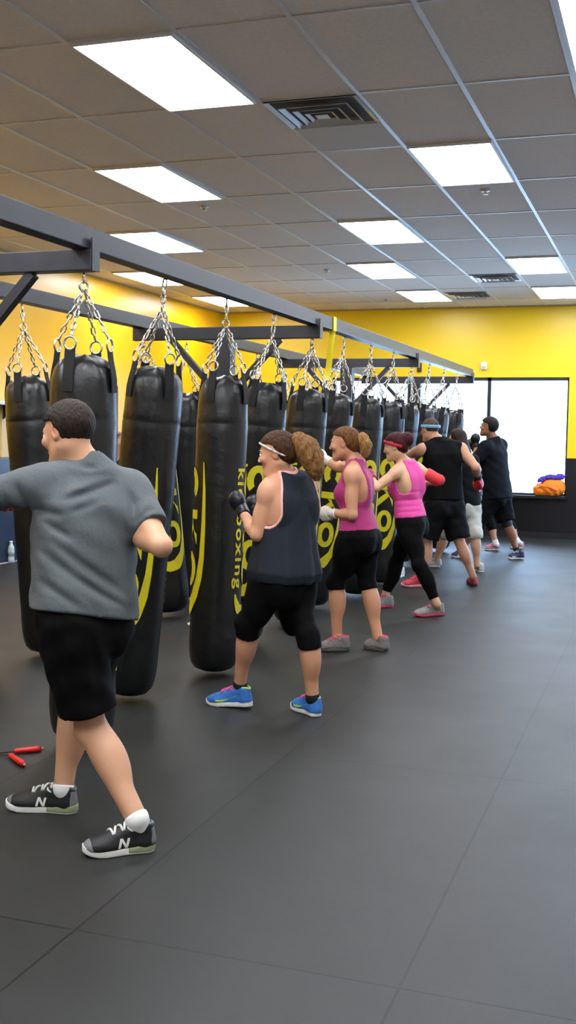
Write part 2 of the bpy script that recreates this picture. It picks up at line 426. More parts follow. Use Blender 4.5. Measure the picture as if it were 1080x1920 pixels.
def hair_up(b, c='4a2f1c', thick=.014, tail=None, h=.0055, bun=None, long=None, name='hair', tailc=None):
    H, q, FR = b.H, b.q, b.hfr
    pr = [ell(H(0, -.016, .032), np.array((.075+thick, .096+thick, .084+thick))*q, FR, k=.02)]
    pr += [ell(H(0, -.075, -.01), np.array((.06, .045, .06))*q, FR, k=.03)]
    if bun: pr.append(ell(H(*bun[0]), np.array(bun[1])*q, FR, k=.012))
    ext = []
    if tail:
        for (p0, r0), (p1, r1) in zip(tail[:-1], tail[1:]): ext.append(cone(p0, p1, r0, r1, k=.02))
    if long:
        for (p0, r0), (p1, r1) in zip(long[:-1], long[1:]): ext.append(cone(p0, p1, r0, r1, k=.03))
    lo, hi = bounds(pr+(ext if long else []), .04); Fd = Field(lo, hi, h); Fd.add(pr)
    def kp(P):
        p = (P-b.C)@np.array(FR).T/q; y, z = p[..., 1], p[..., 2]
        A = .052+.32*y-z
        B = np.maximum(y-(-.02+.3*z), -.085-z)
        return np.minimum(A, B)*.9
    Fd.keep(kp); P = Fd.pts()
    if long: Fd.add(ext)
    pl = (P-b.C)@np.array(FR).T
    w = np.sin(pl[..., 0]*420+np.sin(pl[..., 2]*38)*2.2)*np.sin(pl[..., 1]*160+pl[..., 2]*60+1)
    Fd.D += (.0028*w).astype(np.float32)
    ho = part(b, name, Fd, hairmat(c), smooth=1)
    if tail:
        lo, hi = bounds(ext, .05); Fd = Field(lo, hi, h); Fd.add(ext); P = Fd.pts(); pl = (P-b.C)@np.array(FR).T
        w = np.sin(pl[..., 0]*330+np.sin(pl[..., 2]*42)*2.5)*np.sin(pl[..., 1]*260+np.sin(pl[..., 2]*55)*2+1)+.5*np.sin(pl@V3(90, 130, 60))
        Fd.D += (.0045*w).astype(np.float32); part(b, 'ponytail', Fd, hairmat(tailc or c), ho, smooth=1)
    return ho
def headband(b, m, z0=.055, hw=.012, tiltf=.25, off=.021, name='headband', h=.0045):
    H, q, FR = b.H, b.q, b.hfr
    pr = [ell(H(0, -.015, .032), np.array((.075+off, .096+off, .084+off))*q, FR, k=.01)]
    lo, hi = bounds(pr, .02); Fd = Field(lo, hi, h); Fd.add(pr)
    Fd.keep(lambda P: np.abs(((P-b.C)@np.array(FR).T/q)@V3(0, -tiltf, 1)-z0)*.95-hw)
    return part(b, name, Fd, m, smooth=1)
def glove(b, s, m, cuff=None, h=.006, size=1., wrap=False, cuffm=None):
    wr, hd = b.J['wr'+s], b.hd[s]; z = size*(.9 if b.female else 1.)
    pn = nrm(np.cross(hd, (0, 0, 1)))*(1 if s == 'R' else -1); ac = np.cross(pn, hd)*(1 if s == 'L' else -1)
    c = wr+hd*.075*z
    pr = [ell(c+pn*.012*z, np.array((.056, .046, .062))*z, (ac, pn, hd), k=.02), ell(c+hd*.018*z+pn*.022*z, np.array((.052, .04, .045))*z, (ac, pn, hd), k=.02),
          cone(wr+hd*.03*z+ac*.035*z, wr+hd*.085*z+ac*.045*z+pn*.03*z, .021*z, .018*z, k=.008)]
    lo, hi = bounds(pr, .03); Fd = Field(lo, hi, h); Fd.add(pr)
    P = Fd.pts()
    if wrap: Fd.D += (.003*np.sin((P-wr)@hd*300+2*np.sin((P-wr)@ac*40))).astype(np.float32)
    g = part(b, 'hand_wrap' if wrap else 'glove', Fd, m)
    fa = nrm(wr-b.J['el'+s]); a0 = wr-fa*(cuff or .05); pr = [cone(a0, wr+hd*.035, .04*z, .038*z, k=.01, cuta=True)]
    lo, hi = bounds(pr, .03); Fd = Field(lo, hi, h); Fd.add(pr); P = Fd.pts()
    if wrap: Fd.D += (.002*np.sin((P-wr)@fa*300)).astype(np.float32)
    part(b, 'wrist_cuff', Fd, cuffm or m, g)
    return g
def tee(b, m, hem=-.12, off=.018, sleeve=.62, extra=(), creases=(), tab=None, neck_r=.07, tilt=0., tiltu=0., h=None, folds=None, name='tee_shirt', sl_r=1., noise=.0015):
    """loose shirt: torso loft plus short sleeves; flat hem."""
    h = h or b.h; J = b.J
    T = tab or [(hem, b.tab[1][1]+.022, b.tab[1][2]+.03, 0)]+[(t, w+.016, d+.018, o) for t, w, d, o in b.tab if t > hem+.05]
    pr = [loft(b.P, b.S, T, b.rP, b.rS, folds=folds, tilt=tilt, tiltu=tiltu), ell(J['neck']-b.up*.02, (.078, .078, .07), k=.04)]
    lo, hi = bounds(b.torso+b.arm['L'][0]+b.arm['R'][0], .12); Fd = Field(lo, hi, h); Fd.add(pr)
    up_only = [p for p in b.torso[1:]]
    Fd2 = Field(lo, hi, h); Fd2.add(b.torso, off*.8)
    ht = b.P+b.up*np.linalg.norm(b.S-b.P)*.3
    Fd2.keep(lambda P: -((P-ht)@b.up))
    Fd.D = np.minimum(Fd.D, Fd2.D)
    for s in 'LR':
        if not sleeve: continue
        sh, el = J['sh'+s], J['el'+s]; e = sh+(el-sh)*sleeve; d = nrm(el-sh)
        Fd.add([cone(sh-d*.01, e, .076*sl_r, .066*sl_r, k=.05, cutb=True)])
    nk = ell(J['neck']+b.up*.062+b.fS*.03, (neck_r, neck_r*1.1, .045), (b.rS, b.fS, b.up)); Fd.cut(nk)
    for p in extra: Fd.cut(p)
    P = Fd.pts()
    if noise:
        n = np.sin(P@V3(31, 17, 43))+np.sin(P@V3(-23, 37, 29)+1.)+np.sin(P@V3(47, -11, 61)+2.); Fd.D += (noise*n).astype(np.float32)
    for c in creases: Fd.crease(*c)
    return part(b, name, Fd, m)
def tank_cutters(b, wide=.078, back=.03, low=.11, out=.035):
    return [cone(b.J['sh'+s]+b.up*.1+b.rS*sg*out, b.J['sh'+s]-b.up*low+b.rS*sg*(out+.012)-b.fS*back, wide, wide*1.05, k=.03) for s, sg in (('L', -1), ('R', 1))]
def tank(b, m, hem=-.05, off=.007, cut=None, neck_r=.082, trim=None, h=None, tab=None, folds=None, creases=(), name='tank_top', extra_neck=None, tilt=0.):
    h = h or b.h; lo, hi = bounds(b.torso+b.arm['L'][0]+b.arm['R'][0], .09)
    cut = tank_cutters(b) if cut is None else cut
    L = np.linalg.norm(b.S-b.P)
    def base(o):
        Fd = Field(lo, hi, h)
        if tab: Fd.add([loft(b.P, b.S, [(t, w+o-off, d+o-off, f) for t, w, d, f in tab], b.rP, b.rS, folds=folds, tilt=tilt)])
        Fd2 = Field(lo, hi, h); Fd2.add(b.torso+b.leg['L'][0]+b.leg['R'][0], o)
        hp = b.P+b.up*L*((tab[0][0]+.35) if tab else hem)
        Fd2.keep(lambda P: -((P-hp)@b.up)); Fd.D = np.minimum(Fd.D, Fd2.D)
        nk = ell(b.J['neck']+b.up*.03+b.fS*.03, (neck_r*.9, neck_r*1.25, .085), (b.rS, b.fS, b.up))
        return Fd, [nk]
    Fd, nks = base(off); C = list(cut)+nks
    for p in C: Fd.cut(p)
    for c in creases: Fd.crease(*c)
    o = part(b, name, Fd, m)
    if trim is not None:
        Fd, nks = base(off+.004); A = Field(lo, hi, h); A.add(C, kk=.002)
        Fd.D = np.maximum(Fd.D, np.maximum(-A.D, A.D-.013)); part(b, 'edging', Fd, trim, o, smooth=1)
    return o
def pants(b, m, to=1.0, off=.007, top=.3, h=None, name='leggings', loose=None, creases=(), waist=None):
    """tight legs covering `to` of thigh+shank length (1 = knee, 2 = ankle); loose=(r_hip, r_hem) for shorts."""
    h = h or b.h; J = b.J
    ext = []
    for s in 'LR': ext += b.leg[s][0]+b.leg[s][1]
    lo, hi = bounds(b.torso[:1]+b.torso[4:]+ext, .09); hi2 = hi.copy()
    Fd = Field(lo, hi2, h); L = np.linalg.norm(b.S-b.P)
    Fd.add(b.torso, off); tp = b.P+b.up*L*top
    for s in 'LR': Fd.add(b.leg[s][0], off)
    for s in 'LR':
        hip, kn, an = J['hip'+s], J['kn'+s], J['an'+s]
        if not loose: Fd.add(b.leg[s][1], off)
    for s in 'LR':
        hip, kn, an = J['hip'+s], J['kn'+s], J['an'+s]; hin = hip+(b.P-hip)*.1
        e = hip+(kn-hip)*to if to <= 1 else kn+(an-kn)*(to-1); d = nrm(kn-hip) if to <= 1 else nrm(an-kn)
        if loose:
            if to <= 1: Fd.add([cone(hin, e, loose[0], loose[1], k=.04, cutb=True)])
            else: Fd.add([cone(hin, kn, loose[0], (loose[0]+loose[1])/2, k=.04), cone(kn, e, (loose[0]+loose[1])/2, loose[1], k=.03, cutb=True)])
        Fd.cut(cone(e, e+d*.6, .13 if loose else .095, .12, cuta=True))
    P = Fd.pts(); Fd.D = np.maximum(Fd.D, ((P-tp)@b.up).astype(np.float32))
    n = np.sin(P@V3(41, 23, 37))+np.sin(P@V3(-33, 47, 59)+1.); Fd.D += ((.002 if loose else .0006)*n).astype(np.float32)
    for c in creases: Fd.crease(*c)
    return part(b, name, Fd, m)
def sleeve(b, s, m, a, e, off=.008, name='arm_sleeve'):
    pr = b.arm[s][0]+b.arm[s][1]; lo, hi = bounds(pr, .03); Fd = Field(lo, hi, b.h*.9); Fd.add(pr, off)
    J = b.J; sh, el, wr = J['sh'+s], J['el'+s], J['wr'+s]; ua, fa = nrm(el-sh), nrm(wr-el)
    A = sh+(el-sh)*a; B = el+(wr-el)*(e-1)
    Fd.keep(lambda P: np.maximum(-((P-A)@ua), np.where(((P-B)**2).sum(-1) < .02, (P-B)@fa, -.02))); return part(b, name, Fd, m)
NPOLY = [[(0,0),(.26,0),(.26,1),(0,1)], [(.0,1),(.28,1),(1,0),(.72,0)], [(.74,0),(1,0),(1,1),(.74,1)]]
def swoosh_poly():
    t = np.linspace(0, 1, 9); top = [(x, .55*x**2.2+.05+.12*(1-x)) for x in t]; bot = [(x, .62*x**1.6-.12*math.sin(math.pi*min(1, x*1.5))*1.) for x in t]
    return [[top[i], top[i+1], bot[i+1], bot[i]] for i in range(8)]
def decal(name, polys, bvh, org, ax, ay, dr, size, m, parent, lift=.0012, sub=3):
    """flat polygons (unit square) projected on a surface."""
    bm = bmesh.new()
    for p in polys: bm.faces.new([bm.verts.new((x, y, 0)) for x, y in p])
    bmesh.ops.subdivide_edges(bm, edges=bm.edges[:], cuts=sub, use_grid_fill=True)
    for v in bm.verts:
        w = org+ax*v.co.x*size[0]+ay*v.co.y*size[1]
        hit = bvh.ray_cast(Vector(w+dr*-.2), Vector(dr))
        v.co = (hit[0]+hit[1]*lift if hit[1].dot(Vector(dr)) < 0 else hit[0]-hit[1]*lift) if hit[0] is not None else Vector(w)
    me = bpy.data.meshes.new(name); bm.to_mesh(me); bm.free()
    return link(name, me, m, parent)
def shoe(b, s, up, sole, lace=None, sock=None, heelc=None, collar=None, logo=None, logom=None, accent=None, h=.0045, sockh=.03, parent=None):
    heel, toe = b.J['heel'+s], b.J['toe'+s]; X = nrm(toe-heel); L = np.linalg.norm(toe-heel)
    Z = nrm(V3(0, 0, 1)-X*X[2]); Y = np.cross(Z, X); k = L/.28
    W = lambda x, y, z: heel+X*x*k+Y*y+Z*z
    in_ = 1 if s == 'L' else -1    # Y*(-in_) is the inner side
    FR = (X, Y, Z)
    # sole
    outl = [((.038, 0), .034), ((.1, 0), .031), ((.19, -.004*in_), .044), ((.235, -.008*in_), .04)]
    def sole_d(P, z0, z1, o=0., x0=-1, x1=9):
        q = np.stack([(P-heel)@X/k, (P-heel)@Y, (P-heel)@Z], -1); d = None
        for (a, ra), (c, rc) in zip(outl[:-1], outl[1:]):
            a = np.array(a); c = np.array(c); ab = c-a; w = q[..., :2]-a; t = np.clip(w@ab/(ab@ab), 0, 1)
            e = np.sqrt(((w-t[..., None]*ab)**2).sum(-1))-(ra+(rc-ra)*t)-o; d = e if d is None else np.minimum(d, e)
        rise = np.clip(q[..., 0]-.2, 0, 1)**2*3.
        zz = q[..., 2]-rise
        dz = np.maximum(z0-zz, zz-z1-np.clip(.12-q[..., 0], 0, .12)*.1)
        d = np.maximum(d, dz); d = np.maximum(d, np.maximum(x0-q[..., 0], q[..., 0]-x1)); return d
    lo = np.minimum(heel, toe)-.09; hi = np.maximum(heel, toe)+.09; hi[2] = max(heel[2], toe[2])+.16
    U = [cone(W(.037, 0, .03), W(.042, 0, .088), .036, .033, k=.02), cone(W(.05, 0, .04), W(.2, -.003*in_, .036), .036, .036, k=.02),
         ell(W(.222, -.006*in_, .032), (.052*k, .041, .028), FR, k=.02), cone(W(.065, 0, .088), W(.165, 0, .058), .033, .029, k=.02), ell(W(.19, -.004*in_, .032), (.07*k, .044, .03), FR, k=.02)]
    Fd = Field(lo, hi, h); Fd.add(U); Fd.keep(lambda P: .022-(P-heel)@Z-0*P[..., 0])
    Fd.cut(ell(W(.05, 0, .128), (.036, .026, .034), FR)); Fd.keep(lambda P: (P-heel)@Z-.106+.12*np.maximum(0, .05-(P-heel)@X))
    Vt, F = Fd.mesh(1); me = to_mesh(Vt, F)
    so = link('shoe', me, up, parent or b.root)
    bvh = BVHTree.FromPolygons([tuple(v) for v in Vt], [tuple(f) for f in F])
    Fd = Field(lo, hi, h); Fd.D = sole_d(Fd.pts(), .0, .027, .002).astype(np.float32); part(b, 'sole', Fd, sole, so, smooth=2)
    if heelc is not None:
        Fd = Field(lo, hi, h); Fd.D = sole_d(Fd.pts(), .006, .026, .0045, -.05, .11).astype(np.float32); part(b, 'heel_wedge', Fd, heelc, so)
    if accent is not None:
        for nm, fn in (('heel_counter', lambda P: np.maximum((P-heel)@X/k-.022, .03-(P-heel)@Z)), ('toe_cap', lambda P: np.maximum(.235+.2*((P-heel)@Z)-(P-heel)@X/k, .02-(P-heel)@Z))):
            Fd = Field(lo, hi, h); Fd.add(U, .0015); Fd.keep(fn); Fd.keep(lambda P: (P-heel)@Z-.09); part(b, nm, Fd, accent, so)
    if lace is not None:
        mb = MB()
        for i in range(5):
            x = .1+.018*i; z = .125
            pts = []
            for y in np.linspace(-.026, .026, 7):
                w = W(x+(.006 if i % 2 else -.006)*y/.026, y, z); hit = bvh.ray_cast(Vector(w), Vector(-Z))
                if hit[0] is not None: pts.append(np.array(hit[0])+Z*.003)
            if len(pts) > 2: mb.tube(pts, .0048, 6)
        for sg in (-1, 1):  # bow
            c = W(.098, 0, .1); pts = [c+X*(.012*math.sin(t))*k+Y*sg*(.03*math.sin(t/2))+Z*(.006*math.sin(t)-.012*math.sin(t/2)) for t in np.linspace(0, 6.28, 10)]
            mb.tube(pts, .0036, 6)
            pts = [c+Y*sg*.012*t+X*.014*t-Z*(.012*t*t) for t in np.linspace(0, 1.8, 6)]; mb.tube(pts, .0028, 6)
        mb.obj('laces', lace, so, True)
    if sock is not None:
        an = b.J['an'+s]; sk = nrm(an-b.J['kn'+s]); top = an-sk*sockh
        pr = [cone(top, an, b.skr+.004, b.skr+.003, k=.01, cuta=True), cone(an, W(.05, 0, .07), b.skr+.003, .033, k=.01)]
        l2, h2 = bounds(pr, .03); Fd = Field(l2, h2, h); Fd.add(pr); part(b, 'sock', Fd, sock, so)
    if collar is not None:
        pts = []
        for t in np.linspace(0, 2*math.pi, 20)[:-1]:
            w = W(.047+.036*math.cos(t), .025*math.sin(t), .16); hit = bvh.ray_cast(Vector(w), Vector(-Z)); pts.append(np.array(hit[0]) if hit[0] is not None else W(.047+.036*math.cos(t), .025*math.sin(t), .09))
        MB().tube(pts, .006, 6, closed=True).obj('collar', collar, so, True)
    if logo == 'N':
        for sg in (1, -1):
            decal('emblem', [[(x*.85+y*.2, y) for x, y in p] for p in NPOLY], bvh, W(.15, 0, .03) if sg > 0 else W(.108, 0, .03), -X*sg, Z, -Y*sg, (.042, .034), logom, so)
    if logo == 'swoosh':
        for sg in (1, -1): decal('emblem', swoosh_poly(), bvh, W(.2, 0, .032), -X, Z, -Y*sg, (.13*k, .055), logom, so)
    return so
def ground(px, py, lift=0.):
    p = onz(px, py); return p
#PART3
# ------------------------------------------------------------------ the room
XL, XR, YB, YF, ZC = -7.05, 3.2, 17.0, -3.0, 3.5036
GX, GY, TA, TB = -3.0052, 5.1309, .6096, 1.2192      # ceiling grid origin and module
def st(o, kind='structure'): o['kind'] = kind; return o
def box_obj(name, boxes, m, parent=None, bevel=0):
    mb = MB()
    for a, b_ in boxes: mb.box(a, b_)
    return mb.obj(name, m, parent, bevel=bevel)
def floor_mat():
    m = bpy.data.materials.new('rubber_mats'); m.use_nodes = True; nt = m.node_tree; b = nt.nodes['Principled BSDF']; N = nt.nodes.new; Lk = nt.links.new
    tc = N('ShaderNodeTexCoord'); mp = N('ShaderNodeMapping'); mp.inputs['Location'].default_value = (-2.85, .36, 0); mp.inputs['Rotation'].default_value = (0, 0, 0)
    # brick rows run along X of the texture: swap the axes so the 2 m side follows the room
    sep = N('ShaderNodeSeparateXYZ'); cmb = N('ShaderNodeCombineXYZ')
    Lk(tc.outputs['Object'], sep.inputs[0]); Lk(sep.outputs['Y'], cmb.inputs['X']); Lk(sep.outputs['X'], cmb.inputs['Y']); Lk(cmb.outputs[0], mp.inputs['Vector'])
    mp.inputs['Location'].default_value = (-2.85, .635, 0)
    br = N('ShaderNodeTexBrick'); br.offset = 0.; br.inputs['Scale'].default_value = 1.; br.inputs['Brick Width'].default_value = 1.97; br.inputs['Row Height'].default_value = 1.0
    br.inputs['Mortar Size'].default_value = .005; br.inputs['Mortar Smooth'].default_value = .2
    br.inputs['Color1'].default_value = srgb('1d1f1f'); br.inputs['Color2'].default_value = srgb('212323'); br.inputs['Mortar'].default_value = srgb('060607')
    Lk(mp.outputs[0], br.inputs['Vector'])
    n = N('ShaderNodeTexNoise'); n.inputs['Scale'].default_value = 1.6; n.inputs['Detail'].default_value = 8; n.inputs['Roughness'].default_value = .65
    Lk(tc.outputs['Object'], n.inputs['Vector'])
    r = N('ShaderNodeValToRGB'); r.color_ramp.elements[0].position = .3; r.color_ramp.elements[0].color = (.8, .8, .8, 1); r.color_ramp.elements[1].position = .75; r.color_ramp.elements[1].color = (1.22, 1.2, 1.17, 1)
    Lk(n.outputs['Fac'], r.inputs['Fac'])
    mx = N('ShaderNodeMix'); mx.data_type = 'RGBA'; mx.blend_type = 'MULTIPLY'; mx.inputs[0].default_value = 1
    Lk(br.outputs['Color'], mx.inputs[6]); Lk(r.outputs['Color'], mx.inputs[7]); Lk(mx.outputs[2], b.inputs['Base Color'])
    n2 = N('ShaderNodeTexNoise'); n2.inputs['Scale'].default_value = 220; n2.inputs['Detail'].default_value = 3; Lk(tc.outputs['Object'], n2.inputs['Vector'])
    bp = N('ShaderNodeBump'); bp.inputs['Strength'].default_value = .12; bp.inputs['Distance'].default_value = .01
    ad = N('ShaderNodeMath'); ad.operation = 'SUBTRACT'; ml = N('ShaderNodeMath'); ml.operation = 'MULTIPLY'; ml.inputs[1].default_value = 3.
    Lk(br.outputs['Fac'], ml.inputs[0]); Lk(n2.outputs['Fac'], ad.inputs[0]); Lk(ml.outputs[0], ad.inputs[1])
    Lk(ad.outputs[0], bp.inputs['Height']); Lk(bp.outputs['Normal'], b.inputs['Normal'])
    rr = N('ShaderNodeMapRange'); rr.inputs['To Min'].default_value = .42; rr.inputs['To Max'].default_value = .6; Lk(n.outputs['Fac'], rr.inputs['Value']); Lk(rr.outputs[0], b.inputs['Roughness'])
    b.inputs['Specular IOR Level'].default_value = .42
    return m
def two_tone(name, up, low, z, rough=.35):
    m = bpy.data.materials.new(name); m.use_nodes = True; nt = m.node_tree; b = nt.nodes['Principled BSDF']; N = nt.nodes.new; Lk = nt.links.new
    tc = N('ShaderNodeTexCoord'); sep = N('ShaderNodeSeparateXYZ'); Lk(tc.outputs['Object'], sep.inputs[0])
    gt = N('ShaderNodeMath'); gt.operation = 'GREATER_THAN'; gt.inputs[1].default_value = z; Lk(sep.outputs['Z'], gt.inputs[0])
    mx = N('ShaderNodeMix'); mx.data_type = 'RGBA'; mx.inputs[6].default_value = srgb(low); mx.inputs[7].default_value = srgb(up); Lk(gt.outputs[0], mx.inputs[0])
    n = N('ShaderNodeTexNoise'); n.inputs['Scale'].default_value = 1.2; n.inputs['Detail'].default_value = 3; Lk(tc.outputs['Object'], n.inputs['Vector'])
    r = N('ShaderNodeValToRGB'); r.color_ramp.elements[0].color = (.92, .92, .92, 1); r.color_ramp.elements[1].color = (1.05, 1.05, 1.05, 1); Lk(n.outputs['Fac'], r.inputs['Fac'])
    m2 = N('ShaderNodeMix'); m2.data_type = 'RGBA'; m2.blend_type = 'MULTIPLY'; m2.inputs[0].default_value = 1; Lk(mx.outputs[2], m2.inputs[6]); Lk(r.outputs['Color'], m2.inputs[7]); Lk(m2.outputs[2], b.inputs['Base Color'])
    n2 = N('ShaderNodeTexNoise'); n2.inputs['Scale'].default_value = 90; Lk(tc.outputs['Object'], n2.inputs['Vector'])
    bp = N('ShaderNodeBump'); bp.inputs['Strength'].default_value = .06; bp.inputs['Distance'].default_value = .01; Lk(n2.outputs['Fac'], bp.inputs['Height']); Lk(bp.outputs['Normal'], b.inputs['Normal'])
    b.inputs['Roughness'].default_value = rough
    return m
fl = MB().box((XL, YF, -.1), (XR, YB, 0)).obj('floor', floor_mat()); st(fl)
YEL = two_tone('yellow_black_paint', 'eecb12', '07070c', 1.22); YNV = two_tone('yellow_navy_paint', 'f2b812', '121d3c', 1.19, .3)
WX0, WX1, WZ0, WZ1 = -5.1, -1.41, .65, 2.43; DX0, DX1 = -.9, 2.9
st(box_obj('wall_back', [((XL-.2, YB, 0), (WX0, YB+.2, ZC)), ((WX1, YB, 0), (DX0, YB+.2, ZC)), ((DX1, YB, 0), (XR+.2, YB+.2, ZC)), ((DX0, YB, 2.6), (DX1, YB+.2, ZC)), ((DX0, YB, 0), (DX1, YB+.2, .12)), ((WX0, YB, 0), (WX1, YB+.2, WZ0)), ((WX0, YB, WZ1), (WX1, YB+.2, ZC))], YEL))
st(box_obj('wall_left', [((XL-.2, YF, 0), (XL, YB, ZC))], YNV))
RW = [(13.4, 16.4)]; rb = []
ys = YF
for a, b_ in RW: rb += [((XR, ys, 0), (XR+.2, a, ZC)), ((XR, a, 0), (XR+.2, b_, .5)), ((XR, a, 2.75), (XR+.2, b_, ZC))]; ys = b_
rb.append(((XR, ys, 0), (XR+.2, YB, ZC))); CRM = two_tone('bounce_cream', 'ece8e2', 'ece8e2', 0, .6); st(box_obj('wall_right', rb, CRM))  # unseen walls, cream colour chosen to bounce light into the room
st(box_obj('wall_front', [((XL-.2, YF-.2, 0), (XR+.2, YF, ZC))], CRM))
DARK = mat('window_frame_dark', '17181c', .4)
def glass():
    m = bpy.data.materials.new('window_glass'); m.use_nodes = True; nt = m.node_tree; nt.nodes.remove(nt.nodes['Principled BSDF']); N = nt.nodes.new
    t = N('ShaderNodeBsdfTransparent'); g = N('ShaderNodeBsdfGlossy'); g.inputs['Roughness'].default_value = .02; fr = N('ShaderNodeFresnel'); fr.inputs['IOR'].default_value = 1.45
    mx = N('ShaderNodeMixShader'); nt.links.new(fr.outputs[0], mx.inputs[0]); nt.links.new(t.outputs[0], mx.inputs[1]); nt.links.new(g.outputs[0], mx.inputs[2]); nt.links.new(mx.outputs[0], nt.nodes['Material Output'].inputs['Surface'])
    return m
GL = glass()
def window(name, axis, a0, a1, z0, z1, pos, mull):
    e = empty(name, (0, 0, 0)); e['kind'] = 'structure'
    P = (lambda a, d, z: (a, pos+d, z)) if axis == 'x' else (lambda a, d, z: (pos+d, a, z))
    mb = MB(); w = .05
    for s0, s1, q0, q1 in [(a0, a1, z1-w, z1), (a0, a1, z0, z0+w*.6), (a0, a0+w, z0, z1), (a1-w*.5, a1, z0, z1)]+[(m_-w*.55, m_+w*.55, z0, z1) for m_ in mull]:
        A, B = P(s0, .02, q0), P(s1, .1, q1); mb.box(tuple(map(min, A, B)), tuple(map(max, A, B)))
    mb.obj('window_frame', DARK, e)
    A, B = P(a0+.01, .058, z0+.01), P(a1-.01, .062, z1-.01); MB().box(tuple(map(min, A, B)), tuple(map(max, A, B))).obj('pane', GL, e)
    return e
window('window_1', 'x', WX0, WX1, WZ0, WZ1, YB, [-3.85, -2.6])
window('window_3', 'x', DX0, DX1, .12, 2.6, YB, [.35, 1.6])  # unseen window, set here to give the bags their daylight rims
for i, (a, b_) in enumerate(RW): window('window_%d' % (i+2), 'y', a, b_, .5, 2.75, XR, [(a+b_)/2])  # right wall glazing stays out of view, placed for its daylight
CT = mat('ceiling_tile', 'ddd4cc', .9, noise=.05, nscale=40, bump=.15, bscale=150)
ce = box_obj('ceiling', [((XL, YF, ZC), (XR, YB, ZC+.1))], CT); st(ce)
mb = MB(); TW = mat('tbar_white', 'd2d2d6', .35)
i0, i1 = math.ceil((XL-GX)/TA), math.floor((XR-GX)/TA)
for i in range(i0, i1+1): x = GX+i*TA; mb.box((x-.014, YF, ZC-.006), (x+.014, YB, ZC-.0005))
for j in range(math.ceil((YF-GY)/TB), math.floor((YB-GY)/TB)+1): y = GY+j*TB; mb.box((XL, y-.009, ZC-.005), (XR, y+.009, ZC-.0005))
mb.obj('ceiling_grid', TW, ce)
mb = MB(); mb.box((XL, YF, ZC-.02), (XL+.03, YB, ZC-.0005)); mb.box((XL, YB-.03, ZC-.02), (XR, YB, ZC-.0005)); st(mb.obj('trim_1', mat('edge_trim', 'a89468', .5)))
# ceiling lights
EM = mat('light_diffuser', 'f8faff', .4, emit=22.)
LFR = mat('light_frame', 'dcdcde', .4)
def ceiling_light(i, j, label):
    x0, y0 = GX+i*TA, GY+j*TB; e = ce if label is None else empty('ceiling_light', (x0+TA/2, y0+TB/2, ZC-.01), label, 'ceiling light', 'recessed ceiling light panels')
    a, b_ = x0+.014, x0+TA-.014; c, d = y0+.01, y0+TB-.01; w = .014; z0, z1 = ZC-.02, ZC-.001
    box_obj('frame', [((a, c, z0), (b_, c+w, z1)), ((a, d-w, z0), (b_, d, z1)), ((a, c+w, z0), (a+w, d-w, z1)), ((b_-w, c+w, z0), (b_, d-w, z1))], LFR, e)
    box_obj('diffuser', [((a+w, c+w, ZC-.012), (b_-w, d-w, ZC-.006))], EM, e)
for i, j, lab in [(0, 0, 'large bright ceiling light panel nearest the camera, left of the ceiling vent'), (-2, 2, 'bright ceiling light panel second from the front in the left diagonal row'),
    (-4, 4, 'ceiling light panel just above the long rack beam, its lower corner hidden'), (-6, 6, 'ceiling light panel near the yellow left wall, seen below the long beam'),
    (-6, 8, 'farthest left ceiling light panel, near the corner of the yellow walls'), (2, 2, 'large bright ceiling light panel right of the nearest ceiling vent'),
    (0, 4, 'ceiling light panel in the middle of the ceiling, behind the big right one'), (-1, 6, 'ceiling light panel second from the back wall in the middle rank'),
    (-1, 8, 'ceiling light panel close to the back wall, left of the two small vents'), (2, 6, 'ceiling light panel right of the far ceiling vent'),
    (2, 8, 'ceiling light panel at the right edge closest to the back wall'), (4, 0, 'ceiling light panel cut off by the top right corner of the frame')]:
    ceiling_light(i, j, lab)
for i, j in [(0, -2), (4, -2), (-4, 0), (-6, 2), (4, 4), (6, 2), (6, 6), (4, 8), (-2, -2), (2, -2), (-4, -3), (-2, -4), (0, -5), (2, -4), (4, -4), (-6, -1)]: ceiling_light(i, j, None)  # further panels out of view, added for the light they give
# ceiling vents
VM = mat('vent_metal', 'd4d6dc', .3, metal=.35); VD = mat('vent_dark', '4a4038', .8); VT = mat('filler_tile', 'c8c6c4', .8)
def vent(i, j, dj, label):
    x0, y0 = GX+i*TA, GY+(j+dj)*TB; s = TA; e = empty('ceiling_vent', (x0+s/2, y0+s/2, ZC-.01), label, 'ceiling vent', 'square ceiling air vents')
    box_obj('backing', [((x0+.02, y0+.02, ZC-.004), (x0+s-.02, y0+s-.02, ZC-.001))], VD, e)
    for q, (o, w) in enumerate([(.012, .03), (.085, .026), (.155, .024), (.215, .02)]):
        mb = MB(); a, b_ = o, s-o; t = w
        z0, z1 = ZC-.008-.006*q, ZC-.03-.002*q
        if q == 0: z0, z1 = ZC-.004, ZC-.014
        O = [(x0+a, y0+a), (x0+b_, y0+a), (x0+b_, y0+b_), (x0+a, y0+b_)]; I = [(x0+a+t, y0+a+t), (x0+b_-t, y0+a+t), (x0+b_-t, y0+b_-t), (x0+a+t, y0+b_-t)]
        # sloping louvre ring: outer lip low, inner lip high
        vs = [(*p, z1) for p in O]+[(*p, z0) for p in I]+[(*p, z1+.003) for p in O]+[(*p, z0+.003) for p in I]
        fs = []
        for k in range(4): l = (k+1) % 4; fs += [(k, k+4, l+4, l), (k+8, l+8, l+12, k+12), (k, l, l+8, k+8), (k+4, k+12, l+12, l+4)]
        mb.add(vs, fs).obj('frame' if q == 0 else 'louver', VM, e)
    box_obj('center_plate', [((x0+.265, y0+.265, ZC-.034), (x0+s-.265, y0+s-.265, ZC-.03))], VM, e)
vent(1, 1, 0, 'large square metal ceiling vent nearest the camera, with nested louvers'); vent(1, 7, 0, 'small square ceiling vent beside the far right light panel')
